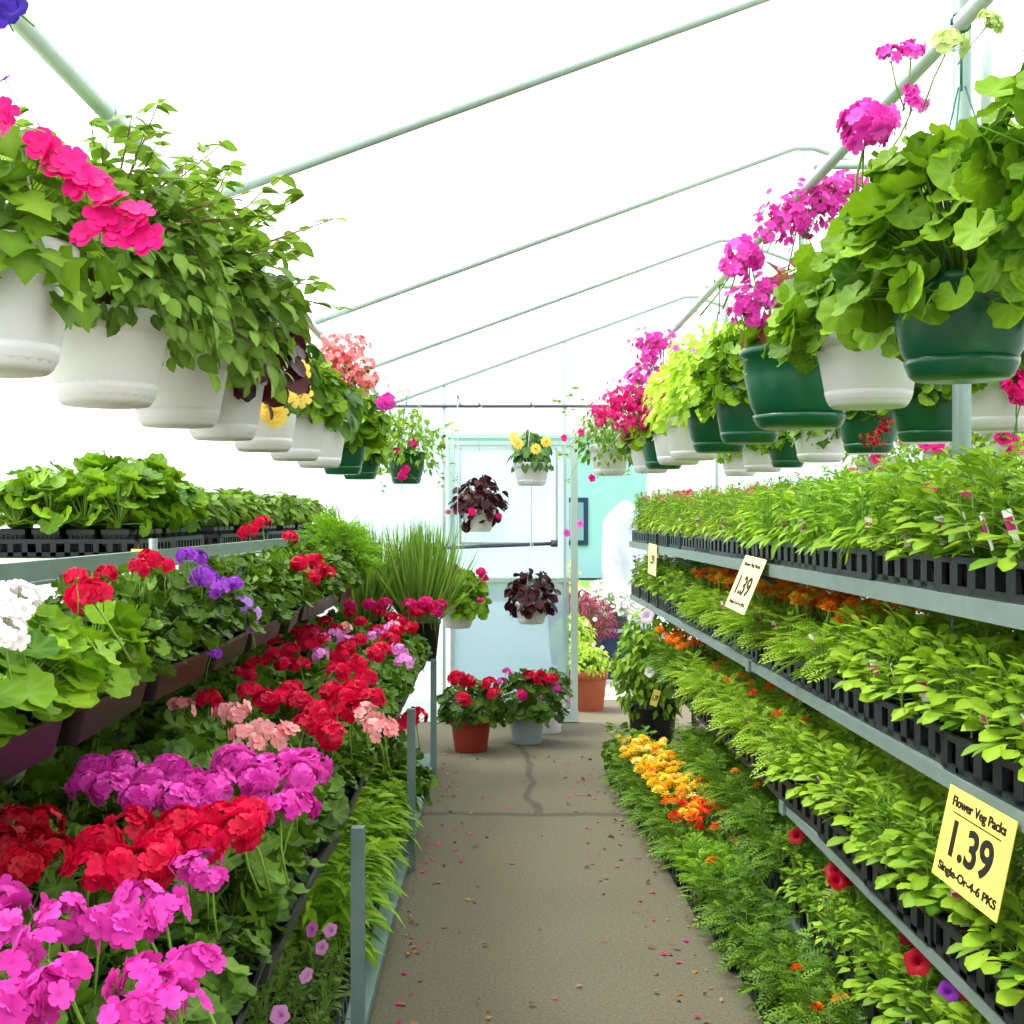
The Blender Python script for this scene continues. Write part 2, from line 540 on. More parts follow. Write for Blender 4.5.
def flower(kind, colour, v=0):
    key = (kind, colour, v)
    if key in _fc:
        return _fc[key]
    rng = np.random.default_rng(hash_(kind + str(v)))
    mb = MB()
    mats = ['p_' + colour, 'stalk']
    if kind == 'umbel':                                   # ball of florets, about 0.05 radius, on a stalk
        N = 24
        cz = rng.uniform(-.15, 1, N); ph = rng.uniform(0, 2 * PI, N); sn = np.sqrt(1 - cz ** 2)
        u = np.stack([sn * np.cos(ph), sn * np.sin(ph), cz], 1)
        pos = u * np.array((.040, .040, .028)) * rng.uniform(.8, 1.1, (N, 1))
        s = rng.uniform(.017, .023, N)
        d = np.cross(u, rng.normal(0, 1, (N, 3)))
        mb.place(FLORET, frames(d, u + rng.normal(0, .18, (N, 3)), s), pos, rng.uniform(0, 1, N), 0)
        stems(mb, np.tile((0, 0, -.02), (N, 1)), pos, .001, 1, rng)
        mb.tube([(0, 0, -.02), (.006, .004, -.09), (0, .01, -.17)], [.0025, .0025, .003], 1, 5)
    elif kind == 'loose':                                 # open spray of big florets
        N = 11
        cz = rng.uniform(.1, 1, N); ph = rng.uniform(0, 2 * PI, N); sn = np.sqrt(1 - cz ** 2)
        u = np.stack([sn * np.cos(ph), sn * np.sin(ph), cz], 1)
        pos = u * np.array((.042, .042, .028)) * rng.uniform(.6, 1.15, (N, 1))
        s = rng.uniform(.017, .022, N)
        d = np.cross(u, rng.normal(0, 1, (N, 3)))
        mb.place(FLORET, frames(d, u + rng.normal(0, .35, (N, 3)), s), pos, rng.uniform(0, 1, N), 0)
        stems(mb, np.tile((0, 0, -.02), (N, 1)), pos, .001, 1, rng)
        mb.tube([(0, 0, -.02), (.006, .004, -.09), (0, .01, -.17)], [.0025, .0025, .003], 1, 5)
    elif kind == 'impatiens':
        mb.place(FLORET, frames(np.array([[0, 1, 0.]]), np.array([[0, 0, 1.]]), [.028]), [(0, 0, 0)], [.5], 0)
        mb.place(FLORET, frames(np.array([[1, .4, .2]]), np.array([[.2, 0, 1.]]), [.02]), [(.004, .004, .004)], [.8], 0)
        mb.tube([(0, 0, 0), (0, 0, -.07)], .0015, 1, 4)
    elif kind == 'trumpet':
        mb.place(TRUMPET, np.eye(3)[None] * .034, [(0, 0, 0)], [rng.uniform(.2, .9)], 0)
        mb.tube([(0, 0, -.024), (0, .004, -.07)], [.003, .002], 1, 5)
    elif kind == 'rosette':
        mb.place(POMPON, np.eye(3)[None] * .042, [(0, 0, 0)], [.5], 0)
        mb.tube([(0, 0, 0), (0, 0, -.07)], .002, 1, 4)
    elif kind == 'marigold':
        mb.place(MARI, np.eye(3)[None] * .021, [(0, 0, 0)], [rng.uniform(.1, .9)], 0)
        mb.tube([(0, 0, 0), (.003, 0, -.05)], [.002, .0015], 1, 4)
    elif kind == 'cluster':                               # hanging spray of small blossoms
        N = 34
        pos = rng.normal(0, 1, (N, 3)) * np.array((.035, .035, .032))
        u = norm(pos + np.array((0, 0, .02)))
        s = rng.uniform(.011, .018, N)
        d = np.cross(u, rng.normal(0, 1, (N, 3)))
        mb.place(FLORET, frames(d, u, s), pos, rng.uniform(0, 1, N), 0)
        stems(mb, np.tile((0, 0, -.05), (N, 1)), pos, .0008, 1, rng)
        mb.tube([(0, 0, -.04), (0, 0, -.12)], .0018, 1, 4)
    me = mb.mesh('flower_' + kind, mats)
    _fc[key] = me
    return me


def hash_(s):
    h = 7
    for c in s:
        h = (h * 131 + ord(c)) % 1000003
    return h


def add_flower(root, kind, colour, world, rng, scale=1.0, aim=None, name='flower_head', v=None):
    me = flower(kind, colour, int(rng.integers(0, 3)) if v is None else v)
    o = link(name, me, root)
    o.location = root.matrix_basis.inverted() @ Vector(world)
    o.scale = (scale,) * 3
    a = Vector(aim) if aim is not None else Vector((rng.normal(0, .25), rng.normal(0, .25), 1))
    q = a.to_track_quat('Z', 'Y')
    o.rotation_euler = (q.to_matrix() @ Matrix.Rotation(rng.uniform(0, 6), 3, 'Z')).to_euler()
    return o


# ------------------------------------------------------------------ world, camera, light
w = bpy.data.worlds.new('overcast_sky'); SC.world = w; w.use_nodes = True
bg = w.node_tree.nodes['Background']
# overcast sky: three times brighter overhead than at the horizon
wt = w.node_tree
tc = wt.nodes.new('ShaderNodeTexCoord'); sx_ = wt.nodes.new('ShaderNodeSeparateXYZ'); mr = wt.nodes.new('ShaderNodeMapRange')
wt.links.new(tc.outputs['Generated'], sx_.inputs[0]); wt.links.new(sx_.outputs['Z'], mr.inputs[0])
mr.inputs[3].default_value = 1.1; mr.inputs[4].default_value = 2.5
wt.links.new(mr.outputs[0], bg.inputs[1])
bg.inputs[0].default_value = (0.96, 0.985, 1.0, 1)
sun = bpy.data.lights.new('sun', 'SUN'); sun.energy = 5.0; sun.angle = math.radians(24); sun.color = (1, .97, .9)
so = link('sun', sun); so.rotation_euler = Vector((-.5, .16, .85)).to_track_quat('Z', 'Y').to_euler()
cam = bpy.data.cameras.new('camera'); cam.sensor_width = 36; cam.lens = 36 * F / 1024
cam.shift_x = (512 - VX) / 1024; cam.shift_y = (VY - 512) / 1024
cam.clip_start = .02; cam.clip_end = 300
co = link('camera', cam, None, (0, 0, CAMH)); co.rotation_euler = (PI / 2, 0, 0)
SC.camera = co
SC.view_settings.view_transform = 'Standard'
SC.view_settings.look = 'None'
SC.view_settings.exposure = 0.27
SC.view_settings.gamma = 1.0
SC.cycles.max_bounces = 10
SC.cycles.transparent_max_bounces = 24
SC.cycles.diffuse_bounces = 4
SC.cycles.transmission_bounces = 8
SC.cycles.caustics_reflective = False
SC.cycles.sample_clamp_indirect = 6

# ------------------------------------------------------------------ the greenhouse shell
RX, RZ = 1.43, 3.25            # ridge
WL, WR = -2.3, 5.16           # side walls
SLOPE = .365
EL = RZ - SLOPE * (RX - WL)    # eave height
YB, YE = -2.6, 9.62            # added wall behind the camera, end wall


def asphalt():
    m, nt, N, L = new_mat('worn_asphalt')
    out = N.new('ShaderNodeOutputMaterial'); b = N.new('ShaderNodeBsdfPrincipled')
    tc = N.new('ShaderNodeTexCoord')
    def noise(scale, detail=4, rough=.6):
        n = N.new('ShaderNodeTexNoise'); n.inputs['Scale'].default_value = scale
        n.inputs['Detail'].default_value = detail; n.inputs['Roughness'].default_value = rough
        L.new(tc.outputs['Object'], n.inputs['Vector']); return n
    big = noise(1.1); fine = noise(90, 3, .7); mid = noise(14, 5)
    r = N.new('ShaderNodeValToRGB')
    r.color_ramp.elements[0].position = .3; r.color_ramp.elements[0].color = lin((74, 69, 55))
    r.color_ramp.elements[1].position = .7; r.color_ramp.elements[1].color = lin((108, 102, 84))
    ad = N.new('ShaderNodeMath'); ad.operation = 'MULTIPLY_ADD'; ad.inputs[1].default_value = .45
    L.new(big.outputs['Fac'], ad.inputs[0])
    a2 = N.new('ShaderNodeMath'); a2.operation = 'MULTIPLY_ADD'; a2.inputs[1].default_value = .55
    L.new(mid.outputs['Fac'], a2.inputs[0]); L.new(ad.outputs[0], a2.inputs[2]); L.new(a2.outputs[0], r.inputs[0])
    vo = N.new('ShaderNodeTexVoronoi'); vo.inputs['Scale'].default_value = 110
    L.new(tc.outputs['Object'], vo.inputs['Vector'])
    sp = N.new('ShaderNodeMix'); sp.data_type = 'RGBA'; sp.blend_type = 'OVERLAY'; sp.inputs[0].default_value = .75
    L.new(r.outputs[0], sp.inputs[6]); L.new(fine.outputs['Fac'], sp.inputs[7])
    st = N.new('ShaderNodeMix'); st.data_type = 'RGBA'
    cr = N.new('ShaderNodeValToRGB'); cr.color_ramp.elements[0].position = .0; cr.color_ramp.elements[0].color = (1, 1, 1, 1)
    cr.color_ramp.elements[1].position = .17; cr.color_ramp.elements[1].color = (0, 0, 0, 1)
    L.new(vo.outputs['Distance'], cr.inputs[0])
    m4 = N.new('ShaderNodeMath'); m4.operation = 'MULTIPLY'; m4.inputs[1].default_value = .55
    L.new(cr.outputs[0], m4.inputs[0]); L.new(m4.outputs[0], st.inputs[0])
    L.new(sp.outputs[2], st.inputs[6]); st.inputs[7].default_value = lin((176, 168, 146))
    # old seams in the paving: one across, one wandering along
    sx = N.new('ShaderNodeSeparateXYZ'); L.new(tc.outputs['Object'], sx.inputs[0])
    def seam(axis, at, width, wob, namp):
        nn = noise(namp, 3)
        p = N.new('ShaderNodeMath'); p.operation = 'MULTIPLY_ADD'; p.inputs[1].default_value = wob; p.inputs[2].default_value = -at - wob / 2
        L.new(nn.outputs['Fac'], p.inputs[0])
        q = N.new('ShaderNodeMath'); q.operation = 'ADD'; L.new(sx.outputs[axis], q.inputs[0]); L.new(p.outputs[0], q.inputs[1])
        ab = N.new('ShaderNodeMath'); ab.operation = 'ABSOLUTE'; L.new(q.outputs[0], ab.inputs[0])
        mr = N.new('ShaderNodeMapRange'); mr.inputs[1].default_value = width * .4; mr.inputs[2].default_value = width
        mr.inputs[3].default_value = 1; mr.inputs[4].default_value = 0
        L.new(ab.outputs[0], mr.inputs[0]); return mr
    s1 = seam('Y', 6.6, .05, .25, 1.5); s2 = seam('X', .2, .03, .35, .9)
    gt = N.new('ShaderNodeMath'); gt.operation = 'GREATER_THAN'; gt.inputs[1].default_value = 6.6; L.new(sx.outputs['Y'], gt.inputs[0])
    s2m = N.new('ShaderNodeMath'); s2m.operation = 'MULTIPLY'; L.new(s2.outputs[0], s2m.inputs[0]); L.new(gt.outputs[0], s2m.inputs[1])
    mxm = N.new('ShaderNodeMath'); mxm.operation = 'MAXIMUM'; L.new(s1.outputs[0], mxm.inputs[0]); L.new(s2m.outputs[0], mxm.inputs[1])
    mk = N.new('ShaderNodeMath'); mk.operation = 'MULTIPLY'; mk.inputs[1].default_value = .55; L.new(mxm.outputs[0], mk.inputs[0])
    fin = N.new('ShaderNodeMix'); fin.data_type = 'RGBA'; fin.inputs[7].default_value = lin((62, 60, 54))
    L.new(mk.outputs[0], fin.inputs[0]); L.new(st.outputs[2], fin.inputs[6])
    L.new(fin.outputs[2], b.inputs['Base Color'])
    b.inputs['Roughness'].default_value = .9; b.inputs['Specular IOR Level'].default_value = .2
    bp = N.new('ShaderNodeBump'); bp.inputs['Strength'].default_value = .5; bp.inputs['Distance'].default_value = .004
    L.new(fine.outputs['Fac'], bp.inputs['Height']); L.new(bp.outputs[0], b.inputs['Normal'])
    L.new(b.outputs[0], out.inputs[0])
    return m


M['asphalt'] = asphalt()
mb = MB(); mb.box(((WL + WR) / 2, 4.05, -.05), (WR - WL + .4, 13.5, .1)); struct('floor', mb, ['asphalt'])
mb = MB(); mb.box((4, 16, -.09), (130, 130, .1)); struct('ground', mb, ['yard'])
mb = MB(); mb.box((3, 17.3, -.07), (9, 13.2, .1)); struct('pavement', mb, ['pavement'])  # paler tone paints the sunlit ground beyond the greenhouse's shade

mb = MB()
for x0, z0, x1, z1 in ((WL, EL, RX, RZ), (RX, RZ, WR, EL)):
    mb.raw([(x0, YB, z0 + .03), (x1, YB, z1 + .03), (x1, YE, z1 + .03), (x0, YE, z0 + .03),
            (x0, YB, z0 + .034), (x1, YB, z1 + .034), (x1, YE, z1 + .034), (x0, YE, z0 + .034)], [(0, 1, 2, 3)])
struct('ceiling', mb, ['film'])
for nm, x in (('wall_left', WL), ('wall_right', WR)):
    mb = MB(); mb.raw([(x, YB, 0), (x, YE, 0), (x, YE, EL + .02), (x, YB, EL + .02)], [(0, 1, 2, 3)])
    struct(nm, mb, ['wallfilm'])
mb = MB(); mb.raw([(WL, YB, 0), (WR, YB, 0), (WR, YB, EL), (RX, YB, RZ), (WL, YB, EL)], [(0, 1, 2, 3, 4)])
struct('added_wall_near', mb, ['fillwall'])  # unseen opaque wall, added to block sky light from behind and return soft fill
# end wall: left bay, header and gable, right bay
DX0, DX1, OX1, DZ = -.36, .60, 1.62, 2.10
mb = MB()
XB = -.95
mb.raw([(XB, YE, 0), (DX0, YE, 0), (DX0, YE, DZ), (XB, YE, DZ)], [(0, 1, 2, 3)], 0)
mb.raw([(WL, YE, 0), (XB, YE, 0), (XB, YE, DZ), (WL, YE, min(EL, DZ))], [(0, 1, 2, 3)], 1)
mb.raw([(OX1, YE, 0), (WR, YE, 0), (WR, YE, DZ), (OX1, YE, DZ)], [(0, 1, 2, 3)], 0)
zz = 2.33
xl = WL if EL > zz else RX - (RZ - zz) / SLOPE
za, zb = RZ - SLOPE * (RX - WL), RZ - SLOPE * (RX - XB)
mb.raw([(WL, YE, min(EL, DZ)), (XB, YE, DZ), (XB, YE, zb), (WL, YE, EL)], [(0, 1, 2, 3)], 1)
mb.raw([(XB, YE, DZ), (DX0, YE, DZ), (DX0, YE, zz), (XB, YE, zz)], [(0, 1, 2, 3)], 0)
mb.raw([(DX0, YE, DZ), (WR, YE, DZ), (WR, YE, EL), (RX, YE, RZ), (XB, YE, zb), (XB, YE, zz), (DX0, YE, zz)], [(0, 1, 2, 3, 4, 5, 6)], 1)
struct('wall_far', mb, ['cyanfilm', 'wallfilm'])

# pipes of the frame
def pipe(name, pts, r, mat='pipe', n=12):
    mb = MB(); mb.tube(pts, r, 0, n); return struct(name, mb, [mat], smooth=True)


k = 1
for Y in (3.75, 6.05, 8.05, YE - .05):
    mb = MB()
    dz = -.09 if Y > 9 else 0
    xe = -.86
    mb.tube([(xe, Y, RZ - SLOPE * (RX - xe) + dz), (RX - .05, Y, RZ - .02 + dz), (RX + .05, Y, RZ - .02 + dz), (WR, Y, EL + dz)], .018, 0, 12)
    o = struct('trim_%d' % k, mb, ['pipe'], smooth=True, label='pale roof pipe, rafter %d from the near end' % k); k += 1
    mb = MB(); mb.tube([(RX, Y + .05, RZ - .03), (RX, Y + .05, 2.60)], .015, 0, 10)
    struct('trim_%d' % k, mb, ['pipe'], smooth=True); k += 1
PZ = 2.57
pipe('trim_%d' % k, [(-.80, 1.2, 2.335), (-.80, YE - .05, 2.335)], .019); k += 1
for x in (1.0, 1.7):
    pipe('trim_%d' % k, [(x, 1.2, PZ), (x, YE - .05, PZ)], .019); k += 1
pipe('trim_%d' % k, [(RX, 4.0, 0), (RX, 4.0, RZ - .03)], .028, 'rail'); k += 1
for Y in (4.02, 6.1, 8.1):
    pipe('trim_%d' % k, [(.98, Y, PZ + .025), (1.72, Y, PZ + .025)], .014); k += 1
for x in (WL, WR):
    for Y in (3.70, 6.05, 8.05):
        pipe('trim_%d' % k, [(x + .03 * (1 if x < 0 else -1), Y, 0), (x + .03 * (1 if x < 0 else -1), Y, EL)], .018); k += 1
# end-wall studs and rails
pipe('trim_%d' % k, [(WL + .2, YE - .06, 2.33), (2.5, YE - .06, 2.33)], .012, 'darkpipe'); k += 1
for x, z0, z1 in ((DX0 - .03, 0, 2.52), (.50, DZ, 2.80), (OX1, 0, 2.3)):
    mb = MB(); mb.box((x, YE - .03, (z0 + z1) / 2), (.024, .03, z1 - z0)); struct('trim_%d' % k, mb, ['frame']); k += 1
mb = MB(); mb.box(((WL + OX1) / 2, YE - .03, DZ + .01), (OX1 - WL - .1, .03, .02)); struct('trim_%d' % k, mb, ['frame']); k += 1

# door
door = link('door_1', None, None, (0, YE - .03, 0)); door['kind'] = 'structure'
def dpart(name, fn, mats, smooth=False):
    mb = MB(); fn(mb); return link(name, mb.mesh(name, mats, smooth), door)
DW = DX1 - DX0
def dframe(mb):
    for x, ww in ((DX0 + .03, .03), (DX1 - .03, .05), (DX1 - .10, .016)):
        mb.box((x, 0, DZ / 2), (ww, .05, DZ - .02))
    for z, h in ((.05, .08), (1.05, .032), (DZ - .04, .03)):
        mb.box(((DX0 + DX1) / 2, 0, z), (DW, .046, h))
dpart('frame', dframe, ['frame'])
dpart('upper_panel', lambda mb: mb.box(((DX0 + DX1) / 2 - .02, .004, 1.57), (DW - .1, .008, 1.0)), ['doorfilm'])
dpart('lower_panel', lambda mb: mb.box(((DX0 + DX1) / 2 - .02, .004, .56), (DW - .1, .008, .95)), ['doorlow'])
def inset(mb):
    x0, x1, z0, z1 = DX0 + .09, DX1 - .16, 1.32, 2.02
    for z in (z0, z1):
        mb.box(((x0 + x1) / 2, -.012, z), (x1 - x0, .012, .018))
    for x in (x0, x1):
        mb.box((x, -.012, (z0 + z1) / 2), (.018, .012, z1 - z0))
dpart('panel_trim', inset, ['frame'])
pb = dpart('push_bar', lambda mb: (mb.tube([(DX0 - .12, -.05, 1.285), (.42, -.05, 1.32)], .014, 0, 10),
                                   mb.box((.42, -.04, 1.32), (.05, .06, .05))), ['darkpipe'], True)

# ------------------------------------------------------------------ outside
bl = link('building', None, None, (0, 33, 0))
bl['label'] = 'turquoise painted building seen through the open doorway'; bl['category'] = 'building'
mb = MB(); mb.box((.1, 3, 1.85), (7.4, 6, 3.7)); link('wall', mb.mesh('wall', ['building'], False), bl)
mb = MB(); mb.box((.1, 3, 3.8), (7.7, 6.6, .2)); link('roof', mb.mesh('roof', ['sheet'], False), bl)
wn = None
mb = MB()
for d, s_ in (((1.96, -.03, 1.44), (.70, .08, 1.20)),):
    mb.box(d, s_)
wf = link('window', mb.mesh('window', ['navy'], False), bl)
mb = MB(); mb.box((1.96, -.06, 1.44), (.46, .08, .96)); link('pane', mb.mesh('pane', ['glassblue'], False), wf)
mb = MB(); mb.box((3, 29.3, -.01), (26, 4.6, .04)); o = link('lawn', mb.mesh('lawn', ['lawn'], False)); o['kind'] = 'structure'

# white wrapped stand, blue bin
def wrap(mb, rng):
    n, rows = 36, 26
    V, Fc = [], []
    for i in range(rows):
        z = 1.72 * i / (rows - 1)
        for j in range(n):
            t = 2 * PI * j / n
            r = .24 * (1 + .10 * math.sin(5 * t + 9 * z) + .07 * math.sin(11 * z + 3 * t) + rng.normal(0, .015))
            if i > rows - 5:
                r *= math.cos((i - rows + 5) / 4 * 1.45)
            V.append((r * math.cos(t), r * .9 * math.sin(t), z))
    for i in range(rows - 1):
        for j in range(n):
            q = (j + 1) % n
            Fc.append((i * n + j, i * n + q, (i + 1) * n + q, (i + 1) * n + j))
    mb.raw(V, Fc)
wr = mesh_of('wrapped_stand', wrap, ['sheet'], 3)
thing('wrapped_stand', 'tall lumpy white plastic-wrapped stand outside the open doorway', 'stand', (1.40, 14.2, -.02), 0, None, wr)
bn = thing('storage_bin', 'navy blue bin on the bright pavement outside the doorway', 'bin', (1.22, 12.5, -.02))
mb = MB(); mb.box((0, 0, .2), (.5, .4, .40), 0, 0, .92); link('bin_body', mb.mesh('bin_body', ['navy'], False), bn)
mb = MB(); mb.box((0, 0, .42), (.53, .43, .05)); link('lid', mb.mesh('lid', ['navy'], False), bn)
# ------------------------------------------------------------------ racks and benches
XR = .95
TIER = {1: 1.341, 2: .964, 3: .560, 4: .193}
TNAME = {1: 'top', 2: 'second', 3: 'third', 4: 'bottom'}
RY0, RY1 = 1.7, 9.36
rack = thing('display_rack', 'long grey metal rack with four stepped shelves of seedlings right of the aisle', 'rack', (XR, RY0, 0))


def rpart(parent, name, fn, mats, smooth=False, label=None):
    mb = MB(); fn(mb)
    o = link(name, mb.mesh(name, mats, smooth), parent)
    if label:
        o['label'] = label
    return o


for t, z in TIER.items():
    depth = {1: .62, 2: .62, 3: .62, 4: .45}[t]
    y1 = {1: RY1, 2: 9.3, 3: 7.9, 4: 6.9}[t] - RY0
    sh = rpart(rack, 'shelf', lambda mb: mb.box((depth / 2 + .02, y1 / 2, z - .012), (depth - .02, y1, .02)), ['deck'])
    def rail(mb):
        hh = .042 if t == 1 else .032
        for a, b in ((0, y1 * .42), (y1 * .42 + .012, y1)):
            inx = .05 if t == 3 and a > 0 else 0
            mb.box((.012 + inx, (a + b) / 2, z - hh / 2), (.022, b - a, hh))
            mb.box((.030 + inx, (a + b) / 2, z - hh + .004), (.05, b - a, .008))
        mb.box((.006, y1 * .42 + .006, z - hh / 2), (.03, .06, hh + .01))
    rpart(sh, 'rail', rail, ['rail'])
for y in (.05, 2.3, 4.6, 6.55):
    for x in (.30, .60):
        rpart(rack, 'post', lambda mb: mb.tube([(x, y, 0), (x, y, 1.33 if x > .5 else .93)], .016, 0, 10), ['post'], True)
for y in (3.25, 5.5):
    rpart(rack, 'brace', lambda mb: mb.tube([(.03, y, 1.30), (.58, y + .02, .98)], .009, 0, 8), ['post'], True)
for y in (.9, 1.35):
    rpart(rack, 'brace', lambda mb: mb.tube([(.12, y, .945), (.12, y, 1.32)], .005, 0, 6), ['rail'], True)

# left: stepped bench with four levels
BX = (-.37, -.385, -.75, -1.10)
BZ = (.075, .655, 1.085, 1.375)
bench = thing('display_bench', 'long grey stepped bench of geranium trays left of the aisle', 'bench', (0, 1.0, 0))
BL = 7.1
def low(mb):
    for x in (BX[0] - .05, BX[0] - .16, BX[0] - .27, BX[0] - .38, BX[0] - .49):
        mb.box((x, BL / 2 - .1, BZ[0] - .018), (.095, BL - .2, .034))
rpart(bench, 'shelf', low, ['board'], label='slatted grey-green bottom shelf')
rpart(bench, 'shelf', lambda mb: [mb.box((BX[1] - .53, BL / 2, BZ[1] - .012), (.84, BL, .022)), mb.box((BX[1] - .12, BL / 2, BZ[1] - .03), (.024, BL, .04))], ['board'])
rpart(bench, 'shelf', lambda mb: [mb.box((BX[2] - .22, BL / 2 - .4, BZ[2] - .006), (.24, BL - .8, .010)), mb.box((BX[2] - .14, BL / 2 - .4, BZ[2] - .022), (.024, BL - .8, .022))], ['board'])
top = rpart(bench, 'shelf', lambda mb: mb.box((BX[3] - .36, 4.1, BZ[3] - .011), (.72, 8.2, .022)), ['deck'], label='pale top shelf board')
def trail(mb):
    for a, b in ((0, 2.95), (3.0, 8.2)):
        mb.box((BX[3] + .012, (a + b) / 2, BZ[3] + .002), (.024, b - a, .050))
        mb.box((BX[3] + .03, (a + b) / 2, BZ[3] - .022), (.05, b - a, .008))
rpart(top, 'rail', trail, ['rail'], label='galvanised front rail')
for y in (2.42, 4.55, 6.5):
    rpart(bench, 'post', lambda mb: mb.box((-.378 + .012, y, .345), (.034, .04, .69)), ['post'])
    rpart(bench, 'post', lambda mb: mb.box((BX[2] - .33, y, .53), (.034, .04, 1.06)), ['post'])
    rpart(bench, 'post', lambda mb: mb.box((BX[3] - .68, y, .68), (.034, .04, 1.34)), ['post'])
rpart(bench, 'post', lambda mb: mb.tube([(BX[3] + .05, 2.97, 1.05), (BX[3] + .05, 2.97, 1.44)], .014, 0, 8), ['rail'], True)


# ------------------------------------------------------------------ trays
def tray_slotted(L=.49, W=.28, H=.080, pitch=.084, rib=.044):
    mb = MB()
    mb.box((0, 0, .003), (W - .02, L - .02, .006))
    mb.box((W / 2 - .006, 0, H - .007), (.012, L, .014)); mb.box((-W / 2 + .006, 0, H - .007), (.012, L, .014))
    mb.box((0, L / 2 - .006, H - .007), (W, .012, .014)); mb.box((0, -L / 2 + .006, H - .007), (W, .012, .014))
    for x in (-1, 1):
        mb.box((x * (W / 2 - .006), 0, .009), (.010, L - .01, .018))
        n = int(L / pitch)
        for i in range(n + 1):
            y = -L / 2 + L * i / n
            y = max(-L / 2 + .008, min(L / 2 - .008, y))
            mb.box((x * (W / 2 - .006), y, H / 2), (.010, rib if 0 < i < n else .04, H - .01))
    for y in (-1, 1):
        mb.box((0, y * (L / 2 - .006), .009), (W - .01, .010, .018))
        n = int(W / pitch)
        for i in range(1, n):
            mb.box((-W / 2 + W * i / n, y * (L / 2 - .006), H / 2), (rib, .010, H - .01))
    return mb.mesh('tray', ['slate'], False)


def cells(L=.46, W=.25, H=.064):
    mb = MB()
    for i in range(6):
        for j in range(2):
            c = ((j - .5) * W / 2, (i - 2.5) * L / 6, .006 + H / 2)
            mb.box(c, (W / 2 - .006, L / 6 - .006, H), 0, 0, .85)
            mb.box((c[0], c[1], .006 + H + .0005), (W / 2 - .016, L / 6 - .016, .003), 1)
    return mb.mesh('cell_pack', ['black', 'soil'], False)


def tray_solid(L=.56, W=.29, H=.075):
    """black carrying tray with rounded corners and a rolled rim"""
    n = 28
    def ring(a, b, z, r):
        out = []
        for i in range(n):
            q = i // (n // 4); t = (i % (n // 4)) / (n // 4 - 1) * PI / 2 + q * PI / 2
            cx = (a / 2 - r) * (1 if q in (0, 3) else -1); cy = (b / 2 - r) * (1 if q in (0, 1) else -1)
            out.append((cx + r * math.cos(t), cy + r * math.sin(t), z))
        return out
    rings = [ring(W - .05, L - .05, .0, .02), ring(W - .018, L - .018, H - .012, .03), ring(W, L, H - .010, .035), ring(W + .002, L + .002, H, .036),
             ring(W - .012, L - .012, H + .001, .03), ring(W - .030, L - .030, H - .012, .026), ring(W - .056, L - .056, .004, .018)]
    mb = MB(); V = sum(rings, []); Fc = []
    for k in range(len(rings) - 1):
        for i in range(n):
            j = (i + 1) % n
            Fc.append((k * n + i, k * n + j, (k + 1) * n + j, (k + 1) * n + i))
    Fc.append(tuple(range(n - 1, -1, -1))); Fc.append(tuple((len(rings) - 1) * n + i for i in range(n)))
    mb.raw(V, Fc)
    return mb.mesh('tray', ['black'], False)


def square_pot(s=.095, H=.09):
    mb = MB()
    mb.box((0, 0, H / 2), (s, s, H), 0, 0, .76)
    mb.box((0, 0, H - .008), (s + .006, s + .006, .016), 0)
    mb.box((0, 0, H + .001), (s - .012, s - .012, .004), 1)
    for i in range(5):
        for sx, sy in ((1, 0), (-1, 0), (0, 1), (0, -1)):
            u = (i - 2) * s * .17
            mb.box((sx * s * .475 + sy * u, sy * s * .475 + sx * u, H * .62), (.006 if sx else .004, .006 if sy else .004, H * .5))
    return mb.mesh('pot', ['slate', 'soil'], False)


ME = {'slot': tray_slotted(), 'cells': cells(), 'solid': tray_solid(), 'pot': square_pot(), 'openslot': tray_slotted(.48, .50, .060, .045, .018),
      'potsmall': square_pot(.085, .085)}


def tag_mesh():
    mb = MB()
    mb.box((0, 0, .02), (.002, .018, .07), 0)
    mb.box((0, 0, .055), (.0025, .026, .05), 0)
    mb.box((-.0022, 0, .052), (.0015, .024, .026), 1)
    return mb.mesh('plant_tag', ['tagwhite', 'tagpink'], False)


ME['tag'] = tag_mesh()


# ------------------------------------------------------------------ foliage of the seedling trays
def tray_leaves(tpl, grid, per, h, spread, size, seed, mat, droop=.2, up=.4, tall=.5, stemr=.0016, vb=.5, L=.50, W=.29):
    rng = np.random.default_rng(seed)
    mb = MB()
    for i in range(grid[0]):
        for j in range(grid[1]):
            c = np.array(((j + .5) / grid[1] * W - W / 2, (i + .5) / grid[0] * L - L / 2, .068)) + rng.normal(0, .008, 3) * (1, 1, 0)
            hh = h * rng.uniform(.75, 1.18)
            zf = rng.uniform(.06, 1, per)
            ph = rng.uniform(0, 2 * PI, per) 
            rr = spread * rng.uniform(.35, 1, per) * (1.1 - .5 * zf)
            A = c + np.stack([np.zeros(per), np.zeros(per), zf * hh * tall], 1)
            B = c + np.stack([rr * np.cos(ph), rr * np.sin(ph), zf * hh], 1)
            d = np.stack([np.cos(ph), np.sin(ph), .9 * (zf - .35) - droop], 1) + rng.normal(0, .25, (per, 3))
            n = np.stack([-np.cos(ph) * .4, -np.sin(ph) * .4, np.ones(per)], 1) * up + rng.normal(0, .22, (per, 3)) + (0, 0, .4)
            s = rng.uniform(*size, per) * (1.1 - .35 * zf)
            mb.place(tpl, frames(d, n, s), B - norm(d) * s[:, None] * .35, np.clip(vb + rng.normal(0, .24, per), 0, 1), 0)
            mb.tube([tuple(c), tuple(c + (rng.normal(0, .008), rng.normal(0, .008), hh * .85))], [stemr * 1.6, stemr], 1, 4, cap=False)
            stems(mb, A, B, stemr * .7, 1, rng)
    return mb.mesh('foliage', [mat, 'stalk'])


